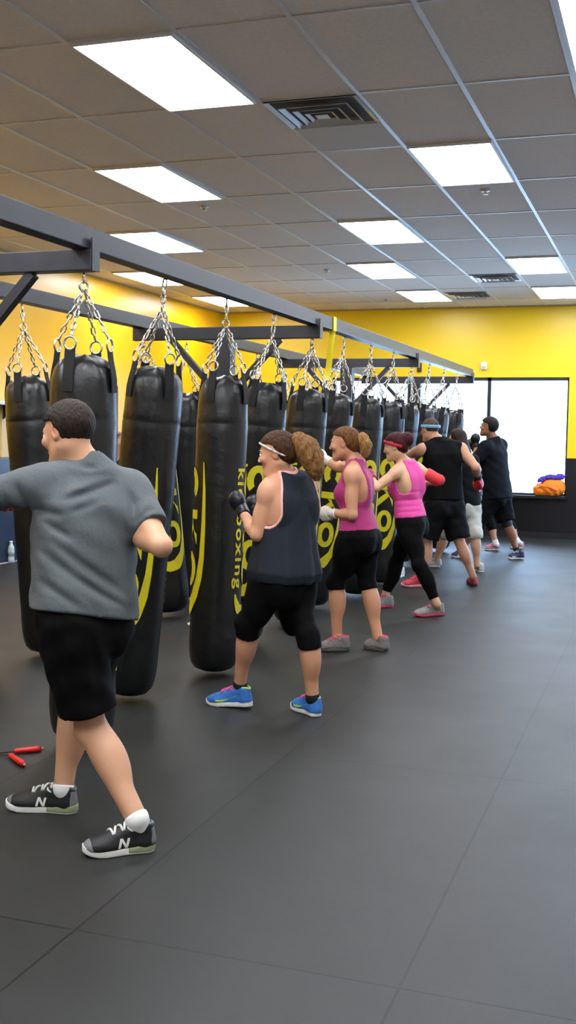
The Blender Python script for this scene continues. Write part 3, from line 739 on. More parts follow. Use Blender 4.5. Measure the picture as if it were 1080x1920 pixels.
vent(0, 8, .3, 'faint ceiling vent nearest the back wall, right of the last middle light'); vent(-5.3, 7, .1, 'shadowy ceiling vent over the left wall between two light panels')
st(box_obj('trim_2', [((GX+TA+.015, GY+1.5*TB+.0, ZC-.004), (GX+2*TA-.015, GY+2*TB-.012, ZC-.001))], VT))
for (px, py), lab in [((383, 387), 'small round ceiling sprinkler head between the left light panels'), ((910, 356), 'small round ceiling sprinkler head right behind the big right light panel'),
        ((613, 506), 'tiny sprinkler head left of the third rank light panel'), ((725, 561), 'tiny sprinkler head close to the back wall left of the last light')]:
    p = onz(px, py, ZC); e = empty('sprinkler_head', (p[0], p[1], ZC), lab, 'sprinkler', 'ceiling sprinkler heads')
    MB().lathe([(.03, -.001), (.038, -.004), (.036, -.012), (.02, -.016)], 16, (p[0], p[1], ZC)).obj('escutcheon', VM, e, True)
    MB().lathe([(.01, -.015), (.01, -.03), (.022, -.032), (.022, -.036)], 12, (p[0], p[1], ZC)).obj('deflector', VM, e, True)
# ------------------------------------------------------------------ bag rack
XA, XB, XP, ZB = -2.6, -4.06, -3.33, 2.345
RS = mat('rack_steel', '2a2b33', .38, metal=.15, noise=.15, nscale=12, spec=.6)
rk = empty('bag_rack', (XP, 9.9, 0), 'black steel frame of long beams, posts and braces carrying the punching bags', 'rack')
Y0, DY = 4.6, .8825
for X in (XA, XB): MB().box((X-.045, .6, ZB), (X+.045, 15.25, ZB+.1)).obj('beam', RS, rk, bevel=.004)
for k in range(4):
    Y = Y0+k*4*DY
    MB().box((XB-.06, Y-.04, ZB-.098), (XA+.06, Y+.04, ZB-.002)).obj('cross_arm', RS, rk, bevel=.004)
    po = MB().box((XP-.065, Y-.06, .012), (XP+.065, Y+.06, ZB-.1)).obj('post', RS, rk, bevel=.005)
    MB().box((XP-.16, Y-.16, 0), (XP+.16, Y+.16, .012)).obj('base_plate', RS, po, bevel=.003)
    for s in (-1, 1): MB().bar((XP+s*.06, Y, ZB-.52), (XP+s*.46, Y, ZB-.1), .045, .05, (0, 1, 0)).obj('brace', RS, rk)
    for X in (XA+.061, XB-.061): MB().box((X-.004, Y-.035, ZB-.1), (X+.004, Y+.035, ZB+.05)).obj('gusset_plate', RS, rk)
# ------------------------------------------------------------------ punching bags
LEA = mat('black_leather', '101112', .36, bump=.25, bscale=14, spec=.5, noise=.25, nscale=6)
WEB = mat('black_webbing', '0d0d0e', .8, bump=.3, bscale=200)
CHR = mat('chain_steel', 'c9c5bc', .22, metal=.9); YLW = mat('logo_yellow', 'd3c81a', .5, noise=.08, nscale=20)
R = .157
def bag_cover():
    prof = [(0, -.486), (.045, -.489), (.09, -.5), (.125, -.522), (.147, -.55), (.159, -.6), (.165, -.66), (.1675, -.74), (.17, -.775), (.167, -.785), (.17, -.795)]
    prof += [(.168+.001*math.sin(i), -.8-1.33*i/26) for i in range(1, 27)] + [(.167, -2.17), (.162, -2.22), (.15, -2.265), (.125, -2.295), (.08, -2.312), (0, -2.315)]
    n = 56; vs = []; fs = []
    for r, z in prof:
        r *= R/.168
        for k in range(n):
            a = 2*math.pi*k/n; w = 1
            if z > -.78: w = 1+.05*math.exp(-((z+.6)/.09)**2)*(math.sin(4*a)**2-.6)+.018*math.exp(-((z+.58)/.08)**2)*math.sin(13*a+20*z)
            else: w = 1+.008*math.sin(3*a+5*z)*math.sin(4*z+1)+.006*math.sin(2*a-3*z)
            vs.append((r*w*math.sin(a), -r*w*math.cos(a), z+(.006*math.sin(5*a) if -.55 < z and r > .02 else 0)))
    for i in range(len(prof)-1): fs += [(i*n+k, (i+1)*n+k, (i+1)*n+(k+1) % n, i*n+(k+1) % n) for k in range(n)]
    return mesh_from(vs, fs)
ME_COVER = bag_cover(); ME_COVER.materials.append(LEA)
def link_mesh(mb, c, t, up, L=.046, W=.027, r=.0042):
    t = nrm(t); up = nrm(up-t*np.dot(up, t)); s = np.cross(t, up); pts = []
    h = L/2-W/2
    for k in range(12):
        a = 2*math.pi*k/12; pts.append(c+t*((h if math.cos(a) > 0 else -h)+math.cos(a)*(W/2-r))+s*math.sin(a)*(W/2-r))
    mb.tube(pts, r, 5, closed=True)
def chain_mesh(a, b_, sc=1.):
    a, b_ = np.array(a, float), np.array(b_, float); L = np.linalg.norm(b_-a); n = max(1, round(L/(.034*sc))); mb = MB(); t = (b_-a)/L
    ref = V3(1, 0, 0); ref = nrm(ref-t*np.dot(ref, t)); oth = np.cross(t, ref)
    for i in range(n): link_mesh(mb, a+(b_-a)*(i+.5)/n, t, ref if i % 2 else oth, .046*sc, .027*sc, .0045*sc)
    me = mb.mesh(True); me.materials.append(CHR); return me
APEX = -.19
ME_TOP = chain_mesh((0, 0, -.013), (0, 0, APEX+.05), 1.25); ME_TOPS = chain_mesh((0, 0, -.118), (0, 0, APEX+.05), 1.25)
def ring_mesh(c, rad, ax, w=.0055):
    mb = MB(); ax = nrm(ax); p = nrm(np.cross(ax, (0, .3, 1))); q = np.cross(ax, p)
    mb.tube([np.array(c)+rad*(p*math.cos(t)+q*math.sin(t)) for t in np.linspace(0, 2*math.pi, 17)[:-1]], w, 6, closed=True)
    me = mb.mesh(True); me.materials.append(CHR); return me
ME_SWIV = ring_mesh((0, 0, APEX+.025), .022, (1, .3, 0), .006)
STR = []
for k in range(4):
    a = math.pi/4+k*math.pi/2+.15; o = V3(math.sin(a), -math.cos(a), 0); s = V3(math.cos(a), math.sin(a), 0)
    path = [o*0.1617+V3(0, 0, -.66), o*0.1603+V3(0, 0, -.6), o*0.1532+V3(0, 0, -.555), o*0.1429+V3(0, 0, -.51), o*0.1372+V3(0, 0, -.465)]
    back = [p-o*.005 for p in path]; vs = []
    for p, q in zip(path, back): vs += [p-s*.026, p+s*.026, q+s*.026, q-s*.026]
    fs = []
    for i in range(len(path)-1):
        for e in range(4): f_ = (e+1) % 4; fs.append((i*4+e, i*4+f_, i*4+4+f_, i*4+4+e))
    fs += [(3, 2, 1, 0), tuple(16+e for e in range(4))]
    m1 = mesh_from(vs, fs, False); m1.materials.append(WEB)
    rc = o*0.1344+V3(0, 0, -.44); m2 = ring_mesh(rc, .03, o)
    m3 = chain_mesh(rc+V3(0, 0, .03)-o*.008, o*.012+V3(0, 0, APEX), 1.)
    mb = MB(); mb.add([o*0.1631+V3(0, 0, -.645)+s*x+V3(0, 0, z) for x, z in ((-.05, -.035), (.05, -.035), (.036, .03), (-.036, .03))], [(0, 1, 2, 3)])
    STR.append((m1, m2, m3))
def ring_strip(cx, cy, rx, ry, t0, t1, w, n=20):
    P = []
    for i in range(n):
        a, c = math.radians(t0+(t1-t0)*i/n), math.radians(t0+(t1-t0)*(i+1)/n)
        P.append([(cx+rx*math.cos(a), cy+ry*math.sin(a)), (cx+rx*math.cos(c), cy+ry*math.sin(c)), (cx+(rx-w)*math.cos(c), cy+(ry-w)*math.sin(c)), (cx+(rx-w)*math.cos(a), cy+(ry-w)*math.sin(a))])
    return P
def logo_mesh():
    bm = bmesh.new(); h = .0775
    polys = ring_strip(.105, 0, .105, h, 42, 318, .05, 22)                      # C
    x = .262; polys += [[(x, -h), (x+.055, -h), (x+.055, h), (x, h)], [(x+.06, .012), (x+.06, -.022), (x+.15, h), (x+.215, h)][::-1], [(x+.075, .01), (x+.11, .04), (x+.222, -h), (x+.15, -h)]]
    polys += ring_strip(.625, 0, .108, h, 0, 360, .046, 30)                      # O
    cl = [(-.03, .118, .006), (.15, .128, .02), (.35, .13, .028), (.55, .125, .036), (.68, .108, .046), (.79, .07, .062), (.87, .005, .085), (.885, -.06, .08), (.86, -.105, .06), (.815, -.13, .035), (.77, -.142, .01)]
    t = np.linspace(0, len(cl)-1, 44); C = np.array([[np.interp(q, range(len(cl)), [c[d] for c in cl]) for d in range(3)] for q in t])
    T = np.gradient(C[:, :2], axis=0); T /= np.linalg.norm(T, axis=1)[:, None]; Nn = np.stack([-T[:, 1], T[:, 0]], 1)
    A = C[:, :2]+Nn*C[:, 2:]/2; B = C[:, :2]-Nn*C[:, 2:]/2
    polys += [[A[i], A[i+1], B[i+1], B[i]] for i in range(len(A)-1)]
    for p in polys: bm.faces.new([bm.verts.new((q[0], q[1], 0)) for q in p])
    bmesh.ops.remove_doubles(bm, verts=bm.verts[:], dist=1e-5)
    cu = bpy.data.curves.new('t', 'FONT'); cu.body = 'kickboxing'; cu.size = .1; cu.offset = .0022; cu.space_character = 1.2
    to = bpy.data.objects.new('t', cu); COL.objects.link(to); bpy.context.view_layer.update()
    tm = bpy.data.meshes.new_from_object(to.evaluated_get(bpy.context.evaluated_depsgraph_get()))
    xs = [v.co.x for v in tm.vertices]; k = .735/(max(xs)-min(xs)); x0 = min(xs)
    for v in tm.vertices: v.co = Vector(((v.co.x-x0)*k, (v.co.y-.025)*.95-.125, 0))
    bm.from_mesh(tm); bpy.data.objects.remove(to); bpy.data.meshes.remove(tm)
    for y in np.arange(-.22, .22, .012): bmesh.ops.bisect_plane(bm, geom=bm.verts[:]+bm.edges[:]+bm.faces[:], plane_co=(0, y, 0), plane_no=(0, 1, 0))
    for x in np.arange(-.05, 1., .08): bmesh.ops.bisect_plane(bm, geom=bm.verts[:]+bm.edges[:]+bm.faces[:], plane_co=(x, 0, 0), plane_no=(1, 0, 0))
    for v in bm.verts:
        lx, ly = v.co.x, v.co.y; a = ly/R; rr = R+.0045; v.co = Vector((rr*math.sin(a), -rr*math.cos(a), -1.055-lx))
    bmesh.ops.recalc_face_normals(bm, faces=bm.faces[:])
    me = bpy.data.meshes.new('logo'); bm.to_mesh(me); bm.free(); me.materials.append(YLW); return me
ME_LOGO = logo_mesh()
def bag(X, k, label, face, lean=0., leany=0., arm=False, dy=0.):
    """face: degrees the printed logo is turned from the camera direction, right positive; lean: swing of the foot, +x."""
    Y = Y0+k*DY+dy; rz = math.radians(face)+math.atan2(-X, Y)
    e = empty('punching_bag', (X, Y, ZB), label, 'punching bag', 'hanging punching bags')
    e.rotation_euler = Matrix.Rotation(-math.radians(lean), 4, 'Y').to_euler()
    q = Matrix.Rotation(-math.radians(lean), 4, 'Y') @ Matrix.Rotation(math.radians(leany), 4, 'X') @ Matrix.Rotation(rz, 4, 'Z'); e.rotation_euler = q.to_euler()
    def ad(n, me, p, rot=0.):
        o = bpy.data.objects.new(n, me); COL.objects.link(o); o.parent = p
        if rot: o.rotation_euler = (0, 0, rot)
        return o
    ad('cover', ME_COVER, e); ad('hanging_chain', ME_TOPS if arm else ME_TOP, e); ad('swivel_ring', ME_SWIV, e)
    for m1, m2, m3 in STR: s = ad('strap', m1, e); ad('strap_ring', m2, s); ad('bag_chain', m3, e)
    ad('logo', ME_LOGO, e)['label'] = 'yellow printed lettering and swoosh'
    if not (X == XB and k == 2): ad('logo', ME_LOGO, e, math.pi)['label'] = 'yellow printed lettering and swoosh'
    return e
T = 'black punching bag with yellow lettering, '
for k, fc, ln, ly, arm, lab in [(-1, -110, -6, 0, 0, 'clipped by the left edge, above the grey sleeve'), (0, -80, 0, 0, 1, 'behind the grey tee man\'s head'), (1, -24, -5.4, 0, 0, 'leaning, right of the grey tee man'), (2, -82, -.5, -2.6, 0, 'hanging clear, left of the navy tank woman'),
        (3, 2, -5.5, 0, 0, 'directly behind the navy tank woman'), (4, 14, -3.5, 0, 1, 'between the navy and magenta tank women'), (5, 18, -6.5, 0, 0, 'behind the magenta tank woman\'s face'),
        (6, 24, -3, 0, 0, 'above the magenta tank woman\'s ponytail'), (7, 8, -3, 0, 0, 'behind the bright pink woman\'s face'), (8, 60, -7, 0, 1, 'above the pink woman\'s red bun'),
        (9, 40, -8, 0, 0, 'left of the blue headband, mostly hidden'), (10, 60, -8, 0, 0, 'right behind the blue headband'), (11, 70, -5, 0, 0, 'farthest right, above the long haired woman')]:
    bag(XA, k, T+lab, fc, ln, ly, bool(arm))
for k, fc, ln, ly, arm, lab in [(1, 40, 6, 0, 0, 'only its foot showing at far left'), (2, 100, 5, 0, 0, 'in the far row beside the navy wall'), 
        (4, 30, 7, 0, 1, 'far row, foot swung between two near bags'), (5, 90, 0, 0, 0, 'far row, top left of the clear bag'), 
        (7, 60, 0, 0, 0, 'far row, right of the clear bag'), (8, 60, 0, 0, 1, 'far row, behind the second rack post'), (9, 50, 0, 0, 0, 'far row, behind the magenta woman'), (10, 40, 0, 0, 0, 'far row, under the third post\'s brace'), (11, 60, 0, 0, 0, 'far row, last before the window')]:
    bag(XB, k, T+lab, fc, ln, ly, bool(arm))
# ------------------------------------------------------------------ small things
def rope_pt(x, y, z=.012): p = onz(x, y); p[2] = z; return p
e = empty('jump_rope', onz(20, 1425), 'black jump rope with two red handles lying on the floor at the left edge', 'jump rope')
RED = mat('red_plastic', 'd01a1a', .35)
for (a, b_) in (((26, 1414), (77, 1409)), ((18, 1421), (45, 1439))):
    A, B = rope_pt(*a, .014), rope_pt(*b_, .014); d = B-A
    MB().tube([A, A+d*.08, A+d*.3, A+d*.85, B], [.008, .0115, .0125, .0145, .012], 12).obj('handle', RED, e, True)
    MB().tube([B, B+nrm(d)*.012], [.006, .004], 8).obj('handle_cap', mat('cap_grey', 'a0a0a0', .4), e, True)
p0, p1 = rope_pt(26, 1414, .012), rope_pt(18, 1421, .012)
MB().tube([p0, p0+V3(-.06, -.02, -.006), p0+V3(-.14, .01, -.008), p0+V3(-.26, -.04, -.008), p0+V3(-.3, -.14, -.008), p0+V3(-.24, -.2, -.008), p0+V3(-.14, -.12, -.008), p1+V3(-.05, .01, -.006), p1], .003, 6).obj('cord', mat('black_cord', '0c0c0c', .5), e, True)
def bottle(px, py, label, hgt=.25):
    p = onz(px, py); e = empty('water_bottle', p, label, 'water bottle'); k = hgt/.22
    MB().lathe([(.026*k, 0), (.032*k, .004*k), (.032*k, .05*k), (.029*k, .055*k), (.032*k, .06*k), (.032*k, .14*k), (.028*k, .165*k), (.014*k, .19*k), (.013*k, .2*k)], 20, p).obj('bottle_body', mat('clear_plastic', 'c2d4da', .12, spec=.8), e, True)
    MB().lathe([(.0325*k, .07*k), (.0326*k, .125*k)], 20, p).obj('bottle_label', mat('bottle_label', '9fb7bb', .4), e, True)
    MB().lathe([(.015*k, .2*k), (.016*k, .202*k), (.016*k, .218*k), (.014*k, .22*k)], 16, p).obj('bottle_cap', mat('cap_white', 'dfe9ee', .4), e, True)
bottle(21, 1055, 'clear plastic water bottle at the foot of the navy left wall'); bottle(713, 1084, 'clear plastic water bottle on the floor behind the pink tank woman\'s leg', .28)
# strap tied over the near beam
YS = ony(618, 600, 8.55)[1]
mb = MB(); x = XA
for q in (.047,): mb.box((x-.05, 8.5, ZB-.006), (x+.05, 8.58, ZB-.002)); mb.box((x-.05, 8.5, ZB+.102), (x+.05, 8.58, ZB+.106)); mb.box((x+.047, 8.5, ZB-.006), (x+.051, 8.58, ZB+.106)); mb.box((x-.051, 8.5, ZB-.006), (x-.047, 8.58, ZB+.106))
st_ = empty('yellow_strap', (x, 8.54, ZB), 'bright yellow strap looped over the beam and hanging beside the bags', 'strap')
YS_ = mat('strap_yellow', 'f0dc0a', .6)
mb.obj('loop', YS_, st_)
def ribbon(pts, w, m, name, parent, ax=V3(1, 0, 0)):
    vs = []; fs = []
    for p in pts: vs += [p-ax*w/2, p+ax*w/2, p+ax*w/2+V3(0, .003, 0), p-ax*w/2+V3(0, .003, 0)]
    for i in range(len(pts)-1):
        for e_ in range(4): f_ = (e_+1) % 4; fs.append((i*4+e_, i*4+4+e_, i*4+4+f_, i*4+f_))
    fs += [(3, 2, 1, 0), tuple(len(vs)-4+q for q in range(4))]
    return link(name, mesh_from(vs, fs), m, parent)
ribbon([V3(x+.045, 8.49, ZB-.008), V3(x+.042, 8.485, ZB-.05), V3(x+.035, 8.48, ZB-.12), V3(x+.02, 8.49, ZB-.28), V3(x-.005, 8.5, ZB-.4)], .05, YS_, 'tail', st_)
# back wall fittings
p = ony(908, 686, YB); e = empty('motion_detector', p, 'small white motion detector high on the yellow back wall', 'detector')
MB().box((p[0]-.045, YB-.05, p[2]-.06), (p[0]+.045, YB, p[2]+.06)).obj('housing', mat('white_plastic', 'e8e2d8', .4), e, bevel=.012); MB().box((p[0]-.03, YB-.056, p[2]-.045), (p[0]+.03, YB-.05, p[2]-.005)).obj('lens', mat('sensor_lens', 'b9b4ac', .2), e, bevel=.004)
p = ony(787, 689, YB); e = empty('wall_box', p, 'small dark brown electrical box on the yellow back wall', 'electrical box')
MB().box((p[0]-.035, YB-.05, p[2]-.07), (p[0]+.035, YB, p[2]+.07)).obj('housing', mat('brown_box', '4a2c14', .5), e, bevel=.008); MB().box((p[0]-.027, YB-.056, p[2]-.06), (p[0]+.027, YB-.05, p[2]+.06)).obj('cover_plate', mat('brown_plate', '3a2410', .4), e)
# left wall fittings
p = onx(10, 757, XL)
e = empty('wall_shelf', p, 'narrow white shelf on the left wall at the left edge of the picture', 'shelf')
MB().box((XL, p[1]-.5, p[2]-.02), (XL+.22, p[1]+.09, p[2]+.015)).obj('board', mat('shelf_white', 'cdd3e4', .4), e, bevel=.004)
MB().add([(XL+.005, p[1]-.1, p[2]-.02), (XL+.2, p[1]-.1, p[2]-.02), (XL+.005, p[1]-.1, p[2]-.2), (XL+.005, p[1]-.08, p[2]-.02), (XL+.2, p[1]-.08, p[2]-.02), (XL+.005, p[1]-.08, p[2]-.2)], [(0, 2, 1), (3, 4, 5), (0, 1, 4, 3), (1, 2, 5, 4), (2, 0, 3, 5)]).obj('bracket', RS, e)
mb = MB(); n = 9
for i in range(n): y = p[1]-.55+i*.085; mb.box((XL+.002, y, 1.2), (XL+.02+.012*(i % 2), y+.085, 1.78))
tag(mb.obj('ribbed_panel', mat('cream_panel', 'd8bd86', .5), bevel=.006), 'cream vertical blind on the left wall above the navy paint', 'panelling')  # cream ribs set against the wall, every second one deeper
p = onx(12, 940, XL+.06); e = empty('hanging_gloves', p, 'red pair of boxing gloves hanging on the navy wall at the left edge', 'boxing gloves')
for s in (-1, 1):
    pr = [ell(p+V3(.02, s*.06, -.03), (.06, .06, .085), k=.03), cone(p+V3(0, s*.04, .06), p+V3(0, s*.05, .12), .04, .042, k=.03), cone(p+V3(.06, s*.03, .03), p+V3(.07, s*.03, -.03), .022, .02, k=.01)]
    lo, hi = bounds(pr, .03); Fd = Field(lo, hi, .01); Fd.add(pr); Vt, F = Fd.mesh(); link('glove', to_mesh(Vt, F), mat('glove_red', 'c01c22', .4), e)
MB().tube([p+V3(-.05, 0, .2), p+V3(0, -.04, .12)], .005, 6).obj('lace', mat('lace_white', 'd8d8d8', .7), e); MB().tube([p+V3(-.06, 0, .2), p+V3(-.01, 0, .2), p+V3(-.01, 0, .22)], .006, 6).obj('hook', CHR, e)
p = onx(212, 724, XL); e = empty('framed_board', p, 'dark brown framed board on the yellow left wall, edge showing beside the bag', 'board')
box_obj('frame', [((XL, p[1]-.9, p[2]-.07), (XL+.05, p[1]+.05, p[2])), ((XL, p[1]-.05, p[2]-.75), (XL+.05, p[1]+.05, p[2]-.07)), ((XL, p[1]-.9, p[2]-.75), (XL+.05, p[1]-.8, p[2]-.07)), ((XL, p[1]-.8, p[2]-.75), (XL+.05, p[1]-.05, p[2]-.68))], mat('dark_wood', '4a2f12', .5), e)
box_obj('panel', [((XL, p[1]-.8, p[2]-.68), (XL+.02, p[1]-.05, p[2]-.07))], mat('board_face', 'b98a1c', .6), e)
st(box_obj('baseboard_left', [((XL, YF, 0), (XL+.015, YB, .012))], mat('base_strip', 'b9b4a8', .5))); st(box_obj('baseboard_back', [((XL, YB-.015, 0), (XR, YB, .09))], mat('base_black', '0a0a0d', .5)))
# sill bags
p = ony(1030, 930, YB-.06); z0 = WZ0
sl = box_obj('trim_3', [((WX0, YB-.14, z0-.04), (WX1+.02, YB+.02, z0))], mat('sill_black', '101015', .4)); st(sl)
pr = [ell((p[0], YB-.06, z0+.1), (.23, .13, .12), k=.04), ell((p[0]+.05, YB-.055, z0+.175), (.17, .11, .095), k=.04), ell((p[0]-.12, YB-.07, z0+.08), (.12, .1, .09), k=.04)]
lo, hi = bounds(pr, .05); Fd = Field(lo, hi, .011); Fd.add(pr); P = Fd.pts(); Fd.D += (.008*np.sin(P@V3(40, 20, 25)+2*np.sin(P@V3(10, 3, 22)))).astype(np.float32); Fd.keep(lambda P: z0+.001-P[..., 2])
Vt, F = Fd.mesh(); e = empty('duffel_bag', (p[0], YB-.06, z0), 'orange soft sports bag sitting on the window sill', 'bag'); link('bag_body', to_mesh(Vt, F), mat('orange_cloth', 'ef7d0c', .6, bump=.4, bscale=25), e)
MB().tube([V3(p[0]-.19, YB-.15, z0+.1), V3(p[0]-.1, YB-.2, z0+.15), V3(p[0]+.02, YB-.205, z0+.13), V3(p[0]+.12, YB-.18, z0+.08)], .009, 6).obj('handle', mat('orange_dark', 'c65a08', .6), e, True)
bagpr = pr; pr = [ell((p[0]+.02, YB-.06, z0+.27), (.13, .1, .05), k=.03), ell((p[0]+.14, YB-.06, z0+.29), (.085, .07, .045), k=.03), ell((p[0]-.1, YB-.07, z0+.225), (.08, .07, .06), k=.03)]
lo, hi = bounds(pr, .05); Fd = Field(lo, hi, .01); Fd.add(pr); P = Fd.pts(); Fd.D += (.011*np.sin(P@V3(70, 50, 45)+2*np.sin(P@V3(30, 13, 52)))).astype(np.float32)
B2 = Field(lo, hi, .01); B2.add(bagpr, .014); Fd.D = np.maximum(Fd.D, -B2.D)
Vt, F = Fd.mesh(); tag(link('folded_cloth', to_mesh(Vt, F), mat('purple_cloth', '4a32b0', .8, bump=.3, bscale=40)), 'crumpled purple cloth lying on top of the orange bag', 'cloth')
p = onz(358, 1173); mb = MB(); pr = [ell(p+V3(0, 0, .012), (.03, .02, .014), k=.01), ell(p+V3(.025, .01, .014), (.018, .015, .016), k=.01)]
lo, hi = bounds(pr, .02); Fd = Field(lo, hi, .004); Fd.add(pr); P = Fd.pts(); Fd.D += (.004*np.sin(P@V3(300, 200, 150))).astype(np.float32); Vt, F = Fd.mesh(1); tag(link('paper_scrap', to_mesh(Vt, F), mat('paper_white', 'dcdcd8', .8)), 'crumpled white paper scrap on the floor left of the clear front bag', 'paper')
# lonely sneakers
def lone(px, py, hd, label):
    B = Body(); p = onz(px, py); d = nrm(V3(*hd)); B.J = dict(heelL=p-d*.13, toeL=p+d*.13, anL=p-d*.09+V3(0, 0, .1), knL=p+V3(0, 0, .5)); B.root = empty('sneaker', p, label, 'sneaker')
    shoe(B, 'L', mat('white_leather', 'd9dcdc', .6), mat('sole_white', 'e4e4e0', .6), lace=mat('lace_white', 'd8d8d8', .7), h=.008)
lone(714, 1088, (.75, .5, 0), 'white sneaker lying by the water bottle behind the pink tank woman'); lone(747, 1083, (-.1, -1, 0), 'white sneaker behind the knee of the pink tank woman\'s front leg')
# ------------------------------------------------------------------ light
w = bpy.data.worlds.new('world'); SC.world = w; w.use_nodes = True; bg = w.node_tree.nodes['Background']; bg.inputs['Color'].default_value = (.42, .66, 1, 1); bg.inputs['Strength'].default_value = 10.5
def portal(loc, rot, sx, sy_):
    l = bpy.data.lights.new('portal', 'AREA'); l.shape = 'RECTANGLE'; l.size = sx; l.size_y = sy_; l.cycles.is_portal = True
    o = bpy.data.objects.new('portal', l); COL.objects.link(o); o.location = loc; o.rotation_euler = rot
portal(((WX0+WX1)/2, YB+.15, (WZ0+WZ1)/2), (math.radians(-90), 0, 0), WX1-WX0, WZ1-WZ0)
portal(((DX0+DX1)/2, YB+.15, 1.36), (math.radians(-90), 0, 0), DX1-DX0, 2.48)
for a, b_ in RW: portal((XR+.15, (a+b_)/2, 1.62), (0, math.radians(90), 0), 2.25, b_-a)
SC.view_settings.view_transform = 'Standard'; SC.view_settings.look = 'None'; SC.view_settings.exposure = 0.; SC.view_settings.gamma = 1.
#PART4
# ------------------------------------------------------------------ people in the class
def JJ(**k):
    o = {}
    for n, v in k.items(): o[n] = v if isinstance(v, np.ndarray) else ony(*v)
    return o
def rep(n, J):
    if False:
        d = lambda a, c: np.linalg.norm(J[a]-J[c])
        print(n, {s: [round(float(d(*q)), 2) for q in (('sh'+s, 'el'+s), ('el'+s, 'wr'+s), ('hip'+s, 'kn'+s), ('kn'+s, 'an'+s), ('heel'+s, 'toe'+s))] for s in 'LR'}, 'sh', round(float(d('shL', 'shR')), 2), 'hip', round(float(d('hipL', 'hipR')), 2), 'trunk', round(float(np.linalg.norm((J['shL']+J['shR']-J['hipL']-J['hipR'])/2)), 2), [round(float(J['an'+s][2]), 2) for s in 'LR'], 'head', np.round(J['head'], 2))
BLK = mat('black_sport_cloth', '070708', .8, bump=.25, bscale=12, spec=.12)
SOLW = mat('sole_white', 'e4e4e0', .6); LACEW = mat('lace_grey', 'bdbdb8', .7); SOCKW = mat('sock_white', 'e2e2e0', .9); SOCKB = mat('sock_black', '101012', .9)
# 1. man in the grey tee shirt -----------------------------------------
J = JJ(head=(127, 813, 3.62), neck=(163, 880, 3.64), shL=(72, 912, 3.5), shR=(248, 925, 3.74), elL=(-65, 935, 3.4), wrL=(-185, 925, 3.52), elR=(302, 1024, 3.6), wrR=(218, 985, 3.76),
       hipL=(126, 1165, 3.5), hipR=(190, 1165, 3.66), knL=(172, 1368, 3.56), anL=(257, 1536, 3.48), knR=(137, 1320, 3.85), anR=(119, 1480, 3.75),
       heelL=onz(291, 1592), toeL=onz(153, 1607), heelR=onz(146, 1524), toeR=onz(12, 1514)); rep('man', J)
J['hdR'] = nrm(V3(-.8, .6, .2))
b = build_body(J, False, 1.0, 'cc9c7a', .0065, hf=(-.96, .2, -.24), hup=(-.15, .1, 1), legs_r=1.1)
finish('person', b, 'man in a grey tee shirt and black shorts punching with his left arm, back turned', 'person', (J['heelL']+J['toeR'])/2*V3(1, 1, 0))
def Pt(x, y, Y): return ony(x, y, Y)
cr = [(Pt(*a, 3.47), Pt(*c, 3.47), d_, w_) for a, c, d_, w_ in [((118, 940), (222, 903), .012, .013), ((128, 962), (190, 940), .009, .012), ((92, 1012), (238, 1118), .014, .016), ((72, 1030), (215, 1138), .012, .014),
      ((135, 1080), (236, 1140), .01, .013), ((80, 975), (135, 1012), .01, .013), ((70, 1085), (150, 1140), .01, .014), ((66, 955), (120, 968), .012, .014), ((28, 905), (62, 968), .01, .012), ((0, 925), (45, 985), .01, .012), ((252, 985), (292, 945), .01, .013),
      ((145, 874), (180, 880), .006, .012), ((246, 905), (256, 1010), .014, .016), ((105, 1048), (200, 1140), -.006, .018), ((120, 925), (215, 890), -.005, .016)]]
TG = mat('grey_jersey', '52585b', .8, noise=.08, nscale=120, bump=.15, bscale=30, sheen=.05, spec=.3)
tee(b, TG, off=.02, sleeve=.66, creases=cr, tab=[(.05, .215, .16, 0), (.18, .208, .155, 0), (.4, .198, .148, .005), (.7, .2, .15, .01), (.88, .19, .135, .005), (1., .14, .1, 0), (1.08, .08, .07, 0)], neck_r=.068, tilt=.1, tiltu=-.27)
pants(b, BLK, .83, top=.13, name='shorts', loose=(.118, .106), creases=[(Pt(110, 1180, 3.42), Pt(130, 1330, 3.5), .008, .015), (Pt(170, 1180, 3.48), Pt(185, 1320, 3.45), .008, .015)])
hair_short(b, '241a13'); face_bits(b, '241a13')
UPB = mat('shoe_black', '141416', .55, noise=.3, nscale=60); OVG = mat('shoe_grey', '6d7073', .45); SAGE = mat('sage_foam', '8e9a72', .6)
for s in 'LR': shoe(b, s, UPB, SOLW, mat('lace_light', 'd6d6d2', .7), SOCKW, SAGE, OVG, 'N', mat('emblem_silver', 'dcdcd6', .35), OVG, h=.004, sockh=.014)
# 2. woman in the navy tank top ------------------------------------------
sk = 'd6a07e'
J = JJ(head=(519, 851, 5.5), neck=(531, 897, 5.54), shL=(505, 918, 5.42), shR=(578, 908, 5.68), elL=(482, 1002, 5.4), wrL=(454, 960, 5.58), elR=(545, 995, 5.9), wrR=(487, 962, 5.82),
       hipL=(510, 1090, 5.46), hipR=(548, 1090, 5.64), knL=(463, 1168, 5.46), anL=(450, 1284, 5.57), knR=(577, 1190, 5.52), anR=(586, 1308, 5.55),
       heelL=(474, 1324, 5.56), toeL=(386, 1322, 5.58), heelR=onz(597, 1345), toeR=onz(553, 1327)); rep('w2', J)
J['hdL'] = nrm(V3(-.35, .35, .75)); J['hdR'] = nrm(V3(-.6, .2, .6))
b = build_body(J, True, 1.08, sk, .007, hf=(-.98, -.1, -.2), hup=(-.1, 0, 1), legs_r=.96, arm_r=1.12)
finish('person', b, 'woman in a loose navy tank top and cropped black leggings with a long ponytail', 'person', (J['heelL']+J['heelR'])/2*V3(1, 1, 0))
NAVY = mat('navy_mesh', '20262f', .75, bump=.15, bscale=40, spec=.2)
